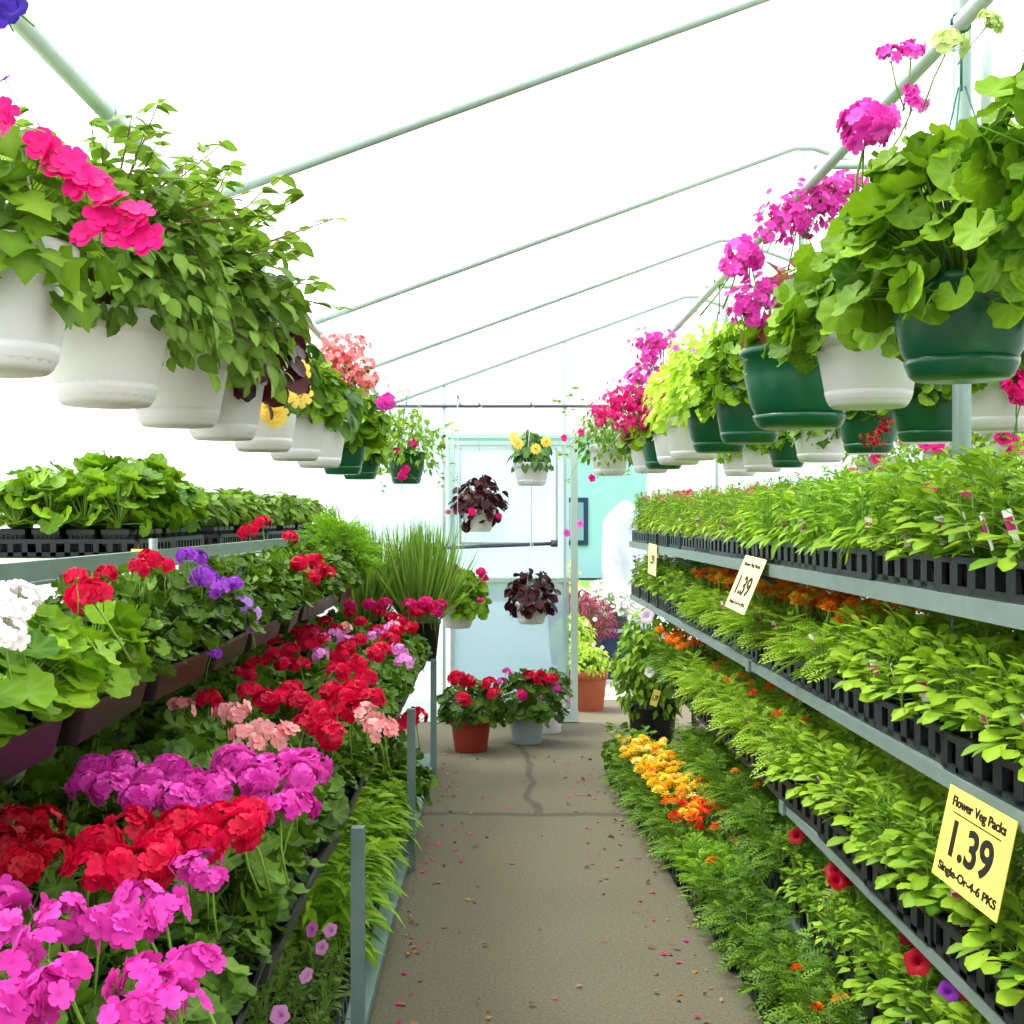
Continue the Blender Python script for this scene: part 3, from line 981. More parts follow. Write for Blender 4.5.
FOL = {}
for sd in range(2):
    FOL['petunia', sd] = tray_leaves(SPOON, (6, 3), 38, .21, .068, (.044, .078), 10 + sd, 'l_pet', -.15, up=.4, tall=.75)
    FOL['salvia', sd] = tray_leaves(LANCE, (6, 4), 26, .20, .055, (.055, .09), 20 + sd, 'l_sal', .0, tall=.8)
    FOL['fine', sd] = tray_leaves(LANCE, (7, 4), 36, .20, .05, (.036, .06), 30 + sd, 'l_fine', .0, tall=.8)
    FOL['plain', sd] = tray_leaves(OVAL_LO, (6, 4), 26, .17, .055, (.034, .052), 40 + sd, 'l_pet', .1, vb=.38)
    FOL['marigold', sd] = tray_leaves(FERN, (6, 4), 24, .16, .07, (.07, .11), 50 + sd, 'l_mari', .1)
    FOL['feathery', sd] = tray_leaves(FERN, (7, 4), 26, .16, .055, (.045, .07), 60 + sd, 'l_fern', -.1)
    FOL['marigoldlight', sd] = tray_leaves(FERN, (6, 4), 24, .16, .07, (.065, .10), 70 + sd, 'l_fine', .1)
    FOL['leafy', sd] = tray_leaves(LANCE, (5, 3), 40, .27, .09, (.09, .15), 80 + sd, 'l_sal', .1, tall=.8, vb=.45)
    FOL['gerleaf', sd] = tray_leaves(GER, (4, 2), 16, .18, .09, (.05, .075), 90 + sd, 'l_gerlight', .2, vb=.3)
    FOL['violas', sd] = tray_leaves(OVAL_LO, (6, 4), 24, .13, .055, (.026, .042), 95 + sd, 'l_ger', .1, vb=.45)

ORD = ['first', 'second', 'third', 'fourth', 'fifth', 'sixth', 'seventh', 'eighth', 'ninth', 'tenth', 'eleventh', 'twelfth',
       'thirteenth', 'fourteenth', 'fifteenth', 'sixteenth', 'seventeenth', 'eighteenth']
DESC = dict(petunia='broad petunia seedlings', salvia='narrow-leaved seedlings', fine='fine pale seedlings',
            plain='small-leaved seedlings', marigold='marigold seedlings', feathery='feathery seedlings',
            marigoldlight='pale marigold seedlings', leafy='tall leafy seedlings', gerleaf='round-leaved seedlings', violas='low viola seedlings')


def seedling_tray(loc, rz, kind, sd, label, group, fl=(), tags=0, rng=None, cellular=True, hs=1.0, tray='slot', xr=(-.13, .13)):
    r = thing('seedling_tray', label, 'plant tray', loc, rz, group)
    link('tray', ME[tray], r)
    if cellular:
        link('cell_pack', ME['cells'], r)
    f = link('foliage', FOL[kind, sd], r)
    f.scale = (1, 1, hs)
    if sd and rng is not None and rng.random() < .5:
        f.rotation_euler.z = PI
    for kd, colour, n, sc, hz in fl:
        for i in range(n):
            o = link('blossom', flower(kd, colour, int(rng.integers(0, 3))), r)
            o.location = (rng.uniform(xr[0], xr[1]), rng.uniform(-.23, .23), .068 + hz * rng.uniform(.85, 1.12))
            s = sc * rng.uniform(.85, 1.15)
            o.scale = (s, s, s)
            a = Vector((-.45 + rng.normal(0, .3), -.9 + rng.normal(0, .3), .55)) if kd == 'trumpet' else Vector((rng.normal(0, .22), rng.normal(0, .22), 1))
            a = Matrix.Rotation(-rz, 3, 'Z') @ a
            o.rotation_euler = (a.to_track_quat('Z', 'Y').to_matrix() @ Matrix.Rotation(rng.uniform(0, 6), 3, 'Z')).to_euler()
    for i in range(tags):
        o = link('plant_tag', ME['tag'], r)
        o.location = (-.105, rng.uniform(-.2, .2), .085 + rng.uniform(0, .02))
        o.rotation_euler = (rng.normal(0, .12), -.25, rng.normal(0.3, .5))
    return r


rng = np.random.default_rng(11)
OR, GO, SCL, YE_ = ('marigold', 'orange'), ('marigold', 'gold'), ('marigold', 'scarlet'), ('marigold', 'yellow')
fcount = {}


def wordlist(fl):
    nm = dict(hotpink='pink', pale='lilac', gold='golden')
    return ' and '.join(list(dict.fromkeys(nm.get(f[1], f[1]) for f in fl))[:2])


def tier_row(t, x, y0, n, step, pick, rowname, xslope=0.0, xr=(-.13, .13)):
    idx = 0
    for i in range(n):
        y = y0 + step * i
        xx = x + xslope * (y - y0)
        loc = Vector((xx, y, TIER[t] if t else 0.0))
        if not seen(loc + Vector((0, .25, .1)), 60):
            continue
        kind, fl, tags, hs = pick(y)
        fw = wordlist(fl)
        d = 'tray of ' + DESC[kind] + (' with ' + fw + ' flowers' if fw else '')
        if d.count(' ') > 8:
            d = d.replace(' seedlings with', 's with').replace('fine pales', 'fine seedlings').replace('pale marigolds', 'marigolds')
        place = '%s, %s from camera' % (rowname, ORD[idx])
        jx, jz = rng.normal(0, .004), rng.normal(0, .012)
        seedling_tray(loc + Vector((jx, 0, 0)), jz, kind, i % 2, d + ', ' + place,
                      'seedling trays, ' + rowname, fl, tags, rng, True, hs, xr=xr if 'marigold' in kind else (-.13, .13))
        idx += 1


def p1(y):
    if y < 3.3: return 'petunia', (('trumpet', 'cerise', 2, .45, .17),) if y > 2.4 else (), 3 if y < 3 else 2, 1.0
    if y < 5.4: return 'salvia', (), 1, 1.0
    if y < 7.2: return 'fine', (('marigold', 'scarlet', 1, .8, .12),) if y < 6 else (), 1, 1.0
    return 'fine', (('trumpet', 'hotpink', 4, .8, .22),), 0, 1.15
def p1r(y):
    if y < 3.0: return 'petunia', (('trumpet', 'crimson', 2, .45, .2),), 0, 1.2
    if y < 6.0: return 'salvia', (), 0, 1.25
    return 'fine', (('trumpet', 'hotpink', 4, .8, .24), ('trumpet', 'white', 1, .8, .24)) if y > 6.4 else (), 0, 1.2
def p2(y):
    if y < 3.9: return 'petunia', (('trumpet', 'pale', 2, .55, .18),) if 2.8 < y < 3.5 else (), 2, 1.05
    if y < 6.8: return 'marigoldlight', ((*OR, 17, 1.25, .195), (*GO, 8, 1.2, .19), (*SCL, 3, 1.2, .17)), 1, .85
    return 'plain', (), 1, 1.15
def p2r(y):
    if y < 3.6: return 'petunia', (), 0, 1.1
    if y < 6.8: return 'marigoldlight', ((*OR, 28, 1.2, .195), (*SCL, 8, 1.15, .185), (*GO, 12, 1.15, .19)), 0, .95
    return 'plain', (('trumpet', 'lavender', 2, .8, .2),), 0, 1.2
def p3(y):
    if y < 4.3: return 'petunia', (('trumpet', 'white', 1, 1.0, .2),), 1, 1.0
    if y < 5.2: return 'marigoldlight', ((*SCL, 4, 1.0, .19),), 1, 1.0
    if y < 6.7: return 'marigoldlight', ((*OR, 4, 1.0, .18),), 1, 1.0
    return 'marigold', ((*OR, 20, 1.3, .19), (*SCL, 3, 1.2, .18)), 0, .95
def p3r(y):
    if y < 4.3: return 'petunia', (), 0, 1.0
    return 'marigold', ((*SCL, 5, 1, .2), (*OR, 5, 1, .2)), 0, 1.0
def p4(y):
    if y < 3.4: return 'petunia', (('trumpet', 'crimson', 4, .9, .22), ('trumpet', 'hotpink', 2, 1.05, .22), ('trumpet', 'violet', 1, .65, .19)), 1, .9
    if y < 4.3: return 'plain', (('trumpet', 'crimson', 8, .95, .21), ('trumpet', 'lavender', 3, .95, .21)), 1, .95
    if y < 4.9: return 'marigold', (('trumpet', 'pale', 3, .95, .21), (*OR, 1, 1, .19)), 1, 1.0
    return 'marigold', ((*OR, 1, 1.0, .17),) if y < 5.9 else (), 0, 1.0
def p0(y):
    if y < 3.9: return 'marigold', ((*OR, 3, 1.2, .16),), 0, 1.1
    if y < 4.9: return 'marigold', (), 0, 1.0
    if y < 5.3: return 'feathery', ((*OR, 2, 1.1, .16),), 0, 1.0
    if y < 5.9: return 'marigold', ((*SCL, 20, 1.4, .18), (*GO, 10, 1.4, .185), (*OR, 10, 1.4, .18)), 0, .9
    if y < 7.2: return 'marigold', ((*GO, 40, 1.4, .19), (*YE_, 10, 1.3, .19), (*OR, 5, 1.3, .18)), 0, .9
    return 'gerleaf', (), 0, 1.1


tier_row(1, XR + .155, 2.1, 15, .50, p1, 'right top shelf front')
tier_row(1, XR + .455, 2.1, 15, .50, p1r, 'right top shelf back')
tier_row(2, XR + .155, 2.05, 15, .50, p2, 'right second shelf front', xr=(-.10, .13))
tier_row(2, XR + .455, 2.05, 15, .50, p2r, 'right second shelf back')
tier_row(3, XR + .140, 2.1, 12, .50, p3, 'right third shelf front')
tier_row(3, XR + .455, 4.6, 7, .50, p3r, 'right third shelf back')
tier_row(4, XR + .150, 2.2, 10, .50, p4, 'right lowest shelf')
tier_row(0, .955, 3.55, 9, .50, p0, 'right floor row', xslope=-.044)

# trailing petunias in pots standing at the far end of the rack
def patio(loc, label, kind, pot, size, fl, seed, rad=(.2, .2, .16), tpl=OVAL_LO, leaf='l_pet', N=260, ls=(.035, .055), group=None, cat='potted plant', name='potted_plant', zoff=.04, thmax=1.9, vb=.5, ribs=False):
    """round pot on the ground with a dome of leaves and flowers"""
    r = thing(name, label, cat, loc, 0, group)
    R, H = size
    mb = MB(); mb.lathe([(0, 0), (R * .74, 0), (R * .78, .01), (R * .93, H * .78), (R * .94, H * .80), (R, H * .81), (R * 1.01, H), (R * .93, H), (R * .9, H * .9), (0, H * .9)], 0, 40)
    if ribs:
        for q in (.35, .55):
            rr = R * (.74 + .19 * q / .78)
            mb.lathe([(rr * .99, H * q - .008), (rr * 1.03, H * q), (rr * .99, H * q + .008)], 0, 40)
    link('pot', mb.mesh('pot', [pot]), r)
    mb = MB(); mb.lathe([(R * .9, H * .90), (0, H * .92)], 0, 24); link('soil', mb.mesh('soil', ['soil']), r)
    rg = np.random.default_rng(seed)
    mb = MB(); dome(mb, tpl, N, rad, ls, rg, (0, 0, H + zoff), thmax, stalk=1, base=(0, 0, H * .92), vb=vb)
    link('foliage', mb.mesh('foliage', [leaf, 'stalk']), r)
    for kd, colour, pos, sc in fl:
        add_flower(r, kd, colour, Vector(loc) + Vector(pos), rg, sc, v=0 if kd == 'trumpet' else None,
                   aim=(-.1 + rg.normal(0, .3), -1, .35) if kd == 'trumpet' else (rg.normal(0, .3), -.4, 1))
    return r


o_ = Vector((.98, 8.2, 0))
patio(o_, 'bushy trailing petunia with white and lilac flowers in a dark pot at the rack end', 'p', 'black', (.16, .36),
      [('trumpet', 'white', P(650, 672, 7.84) - o_, 1.0), ('trumpet', 'white', P(683, 648, 7.84) - o_, 1.0), ('trumpet', 'pale', P(672, 651, 7.84) - o_, 1.0), ('trumpet', 'pale', P(647, 616, 7.84) - o_, 1.3),
       ('trumpet', 'violet', P(694, 643, 7.84) - o_, .8), ('trumpet', 'pale', P(665, 636, 7.84) - o_, .7)],
      5, (.27, .25, .38), OVAL_LO, 'l_pet', 900, (.045, .075), zoff=.21, thmax=2.6, vb=.4)

# ------------------------------------------------------------------ left bench: geraniums
def ger_foliage(seed, mat, size, rad, N, zc=.10):
    rg = np.random.default_rng(seed)
    mb = MB()
    dome(mb, GER, N, rad, size, rg, (0, 0, zc), 1.75, stalk=1, base=(0, 0, .09), sr=.0022, droop=.3, up=.62)
    return mb.mesh('foliage', [mat, 'stalk'])


GF = {}
for i in range(3):
    GF['g', i] = ger_foliage(100 + i, 'l_ger', (.045, .085), (.13, .13, .135), 62)
    GF['s', i] = ger_foliage(110 + i, 'l_ger', (.032, .056), (.125, .125, .16), 120)
    GF['b', i] = ger_foliage(120 + i, 'l_gerlight', (.05, .085), (.125, .125, .15), 48)
    GF['y', i] = ger_foliage(130 + i, 'l_gerlight', (.045, .075), (.10, .10, .14), 30)
    rg = np.random.default_rng(140 + i); mb = MB()
    dome(mb, OVAL, 60, (.09, .09, .12), (.04, .065), rg, (0, 0, .11), 1.6, stalk=1, base=(0, 0, .085), droop=.2)
    GF['o', i] = mb.mesh('foliage', ['l_fuchsia', 'stalk'])

plants = []


def geranium(loc, fkey, rg, pot='pot', sc=1.0):
    o = thing('potted_geranium', '', 'potted geranium', loc, 0)
    link('pot', ME[pot], o)
    f = link('foliage', GF[fkey, int(rg.integers(0, 3))], o)
    f.rotation_euler.z = rg.uniform(0, 6.28); f.scale = (sc, sc, sc * rg.uniform(.9, 1.15))
    plants.append(dict(o=o, loc=Vector(loc), cols=[], key=fkey))
    return plants[-1]


rg = np.random.default_rng(21)
ti = 0
T3X = (-.385 - .155, -.385 - .455, -.385 - .755)
lvl3, lvl2 = [], []
for i in range(11):
    y = 1.45 + .58 * i
    for row, x in enumerate(T3X):
        if not seen((x, y + .25, .75), 120):
            continue
        rz = rg.normal(0, .02)
        t = thing('geranium_tray', 'black geranium tray on the left bench, %s row, %s from camera' % (('aisle', 'middle', 'inner')[row], ORD[i]),
                  'plant tray', (x, y, BZ[1]), rz, 'geranium trays on the left bench', ME['solid'])
        for a in range(3):
            for b in (0, 1):
                px, py = x + (b - .5) * -.14 , y + (a - 1) * .178
                out = row == 0 and b == 0
                p = geranium((px - (.025 if out else 0), py, BZ[1] + .006), 'g', rg, sc=(.84 if out else 1.0) + .14 * (row * 2 + b) / 3)
                p['desc'] = (i * 3 + a, row * 2 + b)
                lvl3.append(p)
for i in range(9):
    y = 2.05 + .58 * i
    x = BX[2] - .15
    if not seen((x, y + .28, 1.15), 120):
        continue
    thing('geranium_tray', 'black geranium tray on the left raised step, %s from camera' % ORD[i], 'plant tray', (x, y, BZ[2]), rg.normal(0, .03), 'geranium trays on the raised step', ME['solid'])
    for a in range(3):
        for b in (0, 1):
            px, py = x + (b - .5) * -.14, y + (a - 1) * .178
            p = geranium((px, py, BZ[2] + .006), 'b' if py < 2.75 else 's', rg, sc=1.0)
            p['desc'] = (i * 3 + a, b)
            lvl2.append(p)

CL3 = dict(
    pink=[(18, 925), (44, 950), (10, 975), (62, 980), (40, 1000), (100, 925), (135, 905), (164, 915), (128, 932), (190, 970), (160, 998), (178, 1012), (132, 1020), (4, 1010), (5, 905), (60, 925), (145, 985),
          (186, 868), (203, 868), (212, 880)],
    crimson=[(14, 826), (42, 826), (20, 868), (52, 856), (5, 850), (35, 848)],
    red=[(98, 845), (130, 830), (160, 850), (90, 870), (182, 825), (222, 820), (246, 816), (150, 866), (202, 842), (120, 868), (240, 832), (172, 838),
         (210, 700), (250, 692), (282, 700), (322, 720), (355, 690), (370, 700), (300, 665), (285, 665), (256, 665), (310, 645), (345, 650), (360, 640), (400, 622), (380, 612), (350, 612), (335, 630), (390, 640),
         (432, 607), (365, 680), (350, 712), (338, 672), (318, 712), (272, 655), (375, 655), (300, 634), (410, 628), (325, 622), (360, 622), (420, 612), (245, 674), (290, 690), (305, 726), (345, 698), (330, 735), (300, 702), (266, 702), (340, 656), (356, 666), (382, 650), (330, 692), (396, 632), (376, 632), (350, 645), (310, 632), (290, 650), (272, 640), (322, 640), (415, 612), (392, 618)],
    magenta=[(95, 770), (120, 765), (110, 788), (150, 780), (170, 770), (190, 785), (140, 800), (200, 796), (215, 788), (85, 785), (160, 796), (180, 800), (130, 778),
             (240, 765), (266, 770), (290, 765), (312, 768), (280, 810), (298, 806), (230, 760), (255, 782), (300, 778)],
    salmon=[(183, 710), (236, 715), (262, 730), (250, 742), (286, 738), (224, 712), (375, 726), (366, 716), (384, 732), (272, 738), (240, 734), (345, 628), (395, 628)],
    lavender=[(325, 640), (336, 635), (375, 637), (390, 630), (320, 655), (346, 642), (405, 662), (398, 650), (312, 632)],
    cerise=[(370, 605), (440, 605), (436, 612), (410, 605), (350, 605), (385, 603), (425, 603)],
)
frng = np.random.default_rng(5)
for colour, pts in CL3.items():
    for (px, py) in pts:
        Y = min(7.35, F * (CAMH - .965) / (py - VY))
        pt = P(px, py, Y)
        pt.x = max(pt.x, -1.2)
        best = min(lvl3, key=lambda p: (p['loc'].x - pt.x) ** 2 + (p['loc'].y - pt.y) ** 2)
        add_flower(best['o'], 'loose' if colour in ('pink', 'lavender', 'salmon') else 'umbel', colour, pt, frng, frng.uniform(.80, .95) * (.72 if colour == 'pink' and py < 885 else 1), (frng.normal(0, .2), -.35 + frng.normal(0, .2), 1))
        best['cols'].append(colour)
CL2 = dict(white=[(16, 602, .9), (4, 634, .9)], red=[(90, 596, .95), (76, 577, .5), (106, 574, .5), (150, 560, .6), (166, 566, .5), (140, 568, .55), (248, 532, .5), (262, 524, .5), (290, 538, .5), (300, 564, .7), (318, 570, .75), (310, 578, .7), (328, 574, .65), (314, 560, .6)],
           violet=[(203, 577, .6), (214, 588, .65), (186, 556, .4), (199, 558, .4), (234, 584, .45), (212, 652, .4)], lilac=[(243, 604, .5), (250, 613, .55), (250, 626, .5)])
for colour, pts in CL2.items():
    for (px, py, sc2) in pts:
        Y = .735 * F / (VX - px)
        pt = P(px, py, Y)
        best = min(lvl2, key=lambda p: (p['loc'].x - pt.x) ** 2 + (p['loc'].y - pt.y) ** 2)
        add_flower(best['o'], 'umbel', colour, pt, frng, sc2 * (1.25 if Y > 3 else .9), (frng.normal(0, .2), -.35, 1))
        best['cols'].append(colour)

CN = dict(pink='bright pink', crimson='dark crimson', red='red', magenta='magenta', salmon='salmon pink', lavender='pale lavender', cerise='cerise', white='white', violet='violet', lilac='lilac')
ROWN = ['aisle', 'second', 'third', 'fourth', 'fifth', 'inner']
def nth(i):
    return ORD[i] if i < len(ORD) else '%d%s' % (i + 1, {1: 'st', 2: 'nd', 3: 'rd'}.get((i + 1) % 10, 'th') if (i + 1) // 10 != 1 else 'th')


for lst, where in ((lvl3, 'left bench'), (lvl2, 'left raised step')):
    cnt = {}
    for p in sorted(lst, key=lambda p: p['loc'].y):
        cc = [CN[c] for c in dict.fromkeys(p['cols'])][:2]
        head = (' and '.join(cc) + ' geranium') if cc else 'unflowered leafy geranium'
        c_ = p['desc'][1]
        k_ = cnt.get(c_, 0); cnt[c_] = k_ + 1
        col = ROWN[c_] if lst is lvl3 else ('front', 'back')[c_]
        p['o']['label'] = '%s on %s, %s row, %s from camera' % (head, where, col, nth(k_))
        p['o']['group'] = 'geraniums on the ' + where

# ---- top-left shelf: open trays of potted seedlings
rg = np.random.default_rng(33)
for i, (x, y) in enumerate(((-1.40, 4.40), (-1.42, 4.95), (-1.42, 7.55), (-1.42, 8.1), (-1.42, 5.75), (-1.42, 6.3), (-1.42, 6.9), (-1.42, 8.65))):
    thing('carrying_tray', 'open barred dark tray on the top left shelf, %s from camera' % ORD[sorted([4.40, 4.95, 7.55, 8.1, 5.75, 6.3, 6.9, 8.65]).index(y)],
          'plant tray', (x, y, BZ[3]), rg.normal(0, .02), 'open trays on the top left shelf', ME['openslot'])
    for a in range(4):
        for b in range(4):
            px, py = x + (b - 1.5) * .112, y + (a - 1.5) * .108
            if b == 0 and a > 0:
                pass
            o = thing('potted_seedling', '', 'potted seedling', (px, py, BZ[3] + .006), 0, 'potted seedlings on the top left shelf')
            o['label'] = 'potted %s seedling, top left shelf, %s tray, %s row, %s from aisle' % ('round-leaved' if y < 5.3 else 'small-leaved', ORD[sorted([4.40, 4.95, 7.55, 8.1, 5.75, 6.3, 6.9, 8.65]).index(y)], ORD[a], ORD[3 - b])
            link('pot', ME['potsmall'], o)
            f = link('foliage', GF['y' if y < 5.3 else 'o', int(rg.integers(0, 3))], o)
            f.rotation_euler.z = rg.uniform(0, 6.28)
            s = rg.uniform(1.0, 1.5) * (1.0 if y < 5.3 else .82)
            f.scale = (s, s, s)

# ---- lower left shelf
idx = 0
for i in range(11):
    y = 1.6 + .52 * i
    if y > 6.7: break
    loc = Vector((BX[0] - .20, y, BZ[0]))
    if not seen(loc + Vector((0, .3, .25)), 40):
        continue
    kind = 'violas' if y < 3.75 else 'leafy'
    fl = (('trumpet', 'lavender', 4, .7, .16), ) if y < 3.75 else ()
    nm = DESC[kind] + (' with lavender flowers' if fl else '')
    seedling_tray(loc, rg.normal(0, .02), kind, i % 2, 'tray of %s, slatted bottom left shelf, %s from camera' % (nm, ORD[idx]),
                  'seedling trays on the bottom left shelf', fl, 1 if i % 3 == 0 else 0, rg)
    idx += 1

# tall grass, fern and fillers at the far end of the bench
def grass_pot(loc, n, h, seed, label, lean=.5, pot=(.12, .24)):
    r = thing('grass_plant', label, 'potted grass', loc)
    R, H = pot
    mb = MB(); mb.lathe([(0, 0), (R * .8, 0), (R, H - .02), (R * 1.05, H - .02), (R * 1.05, H), (R * .9, H), (0, H * .95)], 0, 28)
    link('pot', mb.mesh('pot', ['black']), r)
    q = np.random.default_rng(seed); mb = MB()
    ph = q.uniform(0, 2 * PI, n); rr = R * .85 * np.sqrt(q.uniform(0, 1, n))
    O = np.stack([rr * np.cos(ph), rr * np.sin(ph), np.full(n, H * .95)], 1)
    ln = q.gamma(2, lean / 2, n) * .8
    d = np.stack([np.cos(ph) * ln, np.sin(ph) * ln, np.ones(n)], 1)
    s = h * q.uniform(.55, 1.1, n)
    mb.place(GRASS, frames(d, np.stack([np.cos(ph), np.sin(ph), np.zeros(n)], 1) + q.normal(0, .3, (n, 3)), s), O, q.uniform(0, 1, n))
    link('foliage', mb.mesh('foliage', ['l_grass']), r)


grass_pot((-.46, 7.78, BZ[1]), 700, .58, 1, 'tall green grass clump in a black pot at the bench end nearest the door')
grass_pot((-.80, 7.80, BZ[1]), 600, .56, 2, 'tall green grass clump in a black pot beside the feathery plant')
for i, (x, y, z, h) in enumerate(((-.88, 6.95, BZ[2], .30), (-.86, 7.22, BZ[2], .26))):
    r = thing('feathery_plant', ['yellow-green feathery plant in a black pot behind the red geraniums', 'yellow-green feathery plant in a black pot beside the grass clump'][i], 'potted plant', (x, y, z))
    link('pot', ME['pot'], r)
    mb = MB(); dome(mb, FERN, 380, (.2, .2, h), (.07, .12), np.random.default_rng(60 + i), (0, 0, .14), 1.6, stalk=1, base=(0, 0, .09), droop=-.2)
    link('foliage', mb.mesh('foliage', ['l_fern', 'stalk']), r)
r = patio((-.47, 5.95, BZ[0]), 'tall red geranium in a black pot on the bottom left shelf near the far post', 'g', 'black', (.1, .17),
      [('umbel', 'red', (.02, -.12, .50), 1.2), ('umbel', 'red', (.10, -.05, .52), 1.2), ('umbel', 'red', (-.08, -.08, .48), 1.1)], 71, (.17, .17, .24), GER, 'l_ger', 120, (.05, .08))

# ---- pots by the door
patio((-.17, 8.42, 0), 'red geranium in a brick-red plastic pot on the floor beside the door', 'g', 'redpot', (.135, .21),
      [('umbel', 'red', P(457, 678, 8.3) - Vector((-.17, 8.42, 0)), 1.25), ('umbel', 'red', P(468, 682, 8.35) - Vector((-.17, 8.42, 0)), 1.2),
       ('umbel', 'red', P(463, 699, 8.2) - Vector((-.17, 8.42, 0)), 1.15), ('umbel', 'red', P(489, 684, 8.3) - Vector((-.17, 8.42, 0)), 1.1), ('umbel', 'red', P(494, 694, 8.22) - Vector((-.17, 8.42, 0)), 1.0)],
      72, (.22, .2, .24), GER, 'l_ger', 150, (.05, .085), zoff=.03)
o_ = Vector((.20, 8.70, 0))
patio(o_, 'pink and red geranium in a pale grey pot on the floor beside the door', 'g', 'greypot', (.125, .24),
      [('umbel', 'red', P(540, 678, 8.6) - o_, 1.2), ('umbel', 'red', P(550, 680, 8.6) - o_, 1.15), ('umbel', 'hotpink', P(522, 695, 8.45) - o_, .9), ('loose', 'magenta', P(507, 672, 8.6) - o_, .8),
       ('loose', 'magenta', P(501, 682, 8.6) - o_, .75), ('umbel', 'magenta', P(556, 688, 8.6) - o_, .8), ('umbel', 'red', P(530, 677, 8.65) - o_, 1.1)],
      73, (.27, .22, .22), GER, 'l_ger', 190, (.05, .085), zoff=.01, thmax=2.1)
patio((.36, 9.15, 0), 'small leafy plant in a white pot on the floor behind the grey pot', 'g', 'white', (.115, .26), [], 74, (.18, .16, .14), GER, 'l_ger', 80, (.05, .08))
# ---- plants outside
patio((.70, 10.25, -.02), 'lime green plant in a ribbed terracotta pot outside the doorway', 't', 'terra', (.175, .33), [('trumpet', 'pale', (.12, -.12, .52), .5), ('trumpet', 'pale', (.05, -.12, .54), .5)],
      75, (.22, .2, .18), OVAL_LO, 'l_lime', 420, (.035, .055), zoff=.03, ribs=True)
patio((.66, 11.3, -.02), 'pale lime plant in a dark pot behind the terracotta pot', 't', 'black', (.16, .42), [('trumpet', 'pale', (.10, -.14, .62), .6), ('trumpet', 'pale', (.18, -.14, .66), .6)], 76, (.21, .2, .22), OVAL_LO, 'l_lime', 420, (.04, .06), zoff=.06)
patio((.80, 12.1, -.02), 'purple-red heather plant in a dark pot outside the doorway', 't', 'black', (.2, .45), [], 77, (.34, .3, .34), LANCE, 'p_plum', 800, (.05, .08), zoff=.08)
patio((.72, 13.6, -.02), 'orange-yellow flowering shrub in a dark pot outside the doorway', 't', 'black', (.2, .6), [], 78, (.2, .25, .42), OVAL_LO, 'p_gold', 260, (.04, .06), zoff=.1)
patio((1.14, 13.45, -.02), 'white flowering shrub in a dark pot outside the doorway', 't', 'black', (.22, .5), [], 79, (.4, .25, .3), FLORET, 'p_white', 420, (.02, .032), zoff=.1)

# ------------------------------------------------------------------ hanging baskets
def basket_pot(colour, R, H, v):
    mb = MB()
    n = 48
    if v == 0:      # ribbed tapering pot
        mb.lathe([(0, 0), (R * .72, 0), (R * .76, .008), (R * .93, H * .72), (R * .93, H * .74), (R * 1.0, H * .76), (R * 1.02, H * .97), (R * .99, H), (R * .92, H), (R * .90, H * .85), (0, H * .82)], 0, n, .012)
    else:           # smooth rounded bowl
        mb.lathe([(0, 0), (R * .60, 0), (R * .70, .012), (R * .84, H * .25), (R * .94, H * .6), (R * .97, H * .88), (R * 1.03, H * .90), (R * 1.03, H * .97), (R, H), (R * .93, H), (R * .9, H * .85), (0, H * .82)], 0, n)
    return mb.mesh('pot', [colour])


def basket_saucer(colour, R, H):
    mb = MB()
    mb.lathe([(0, -.012), (R * .66, -.012), (R * .72, -.004), (R * .785, .018), (R * .80, .03), (R * .785, .03), (R * .765, .014), (R * .735, .006)], 0, 48)
    return mb.mesh('saucer', [colour])


_bp = {}
BFOL = {}


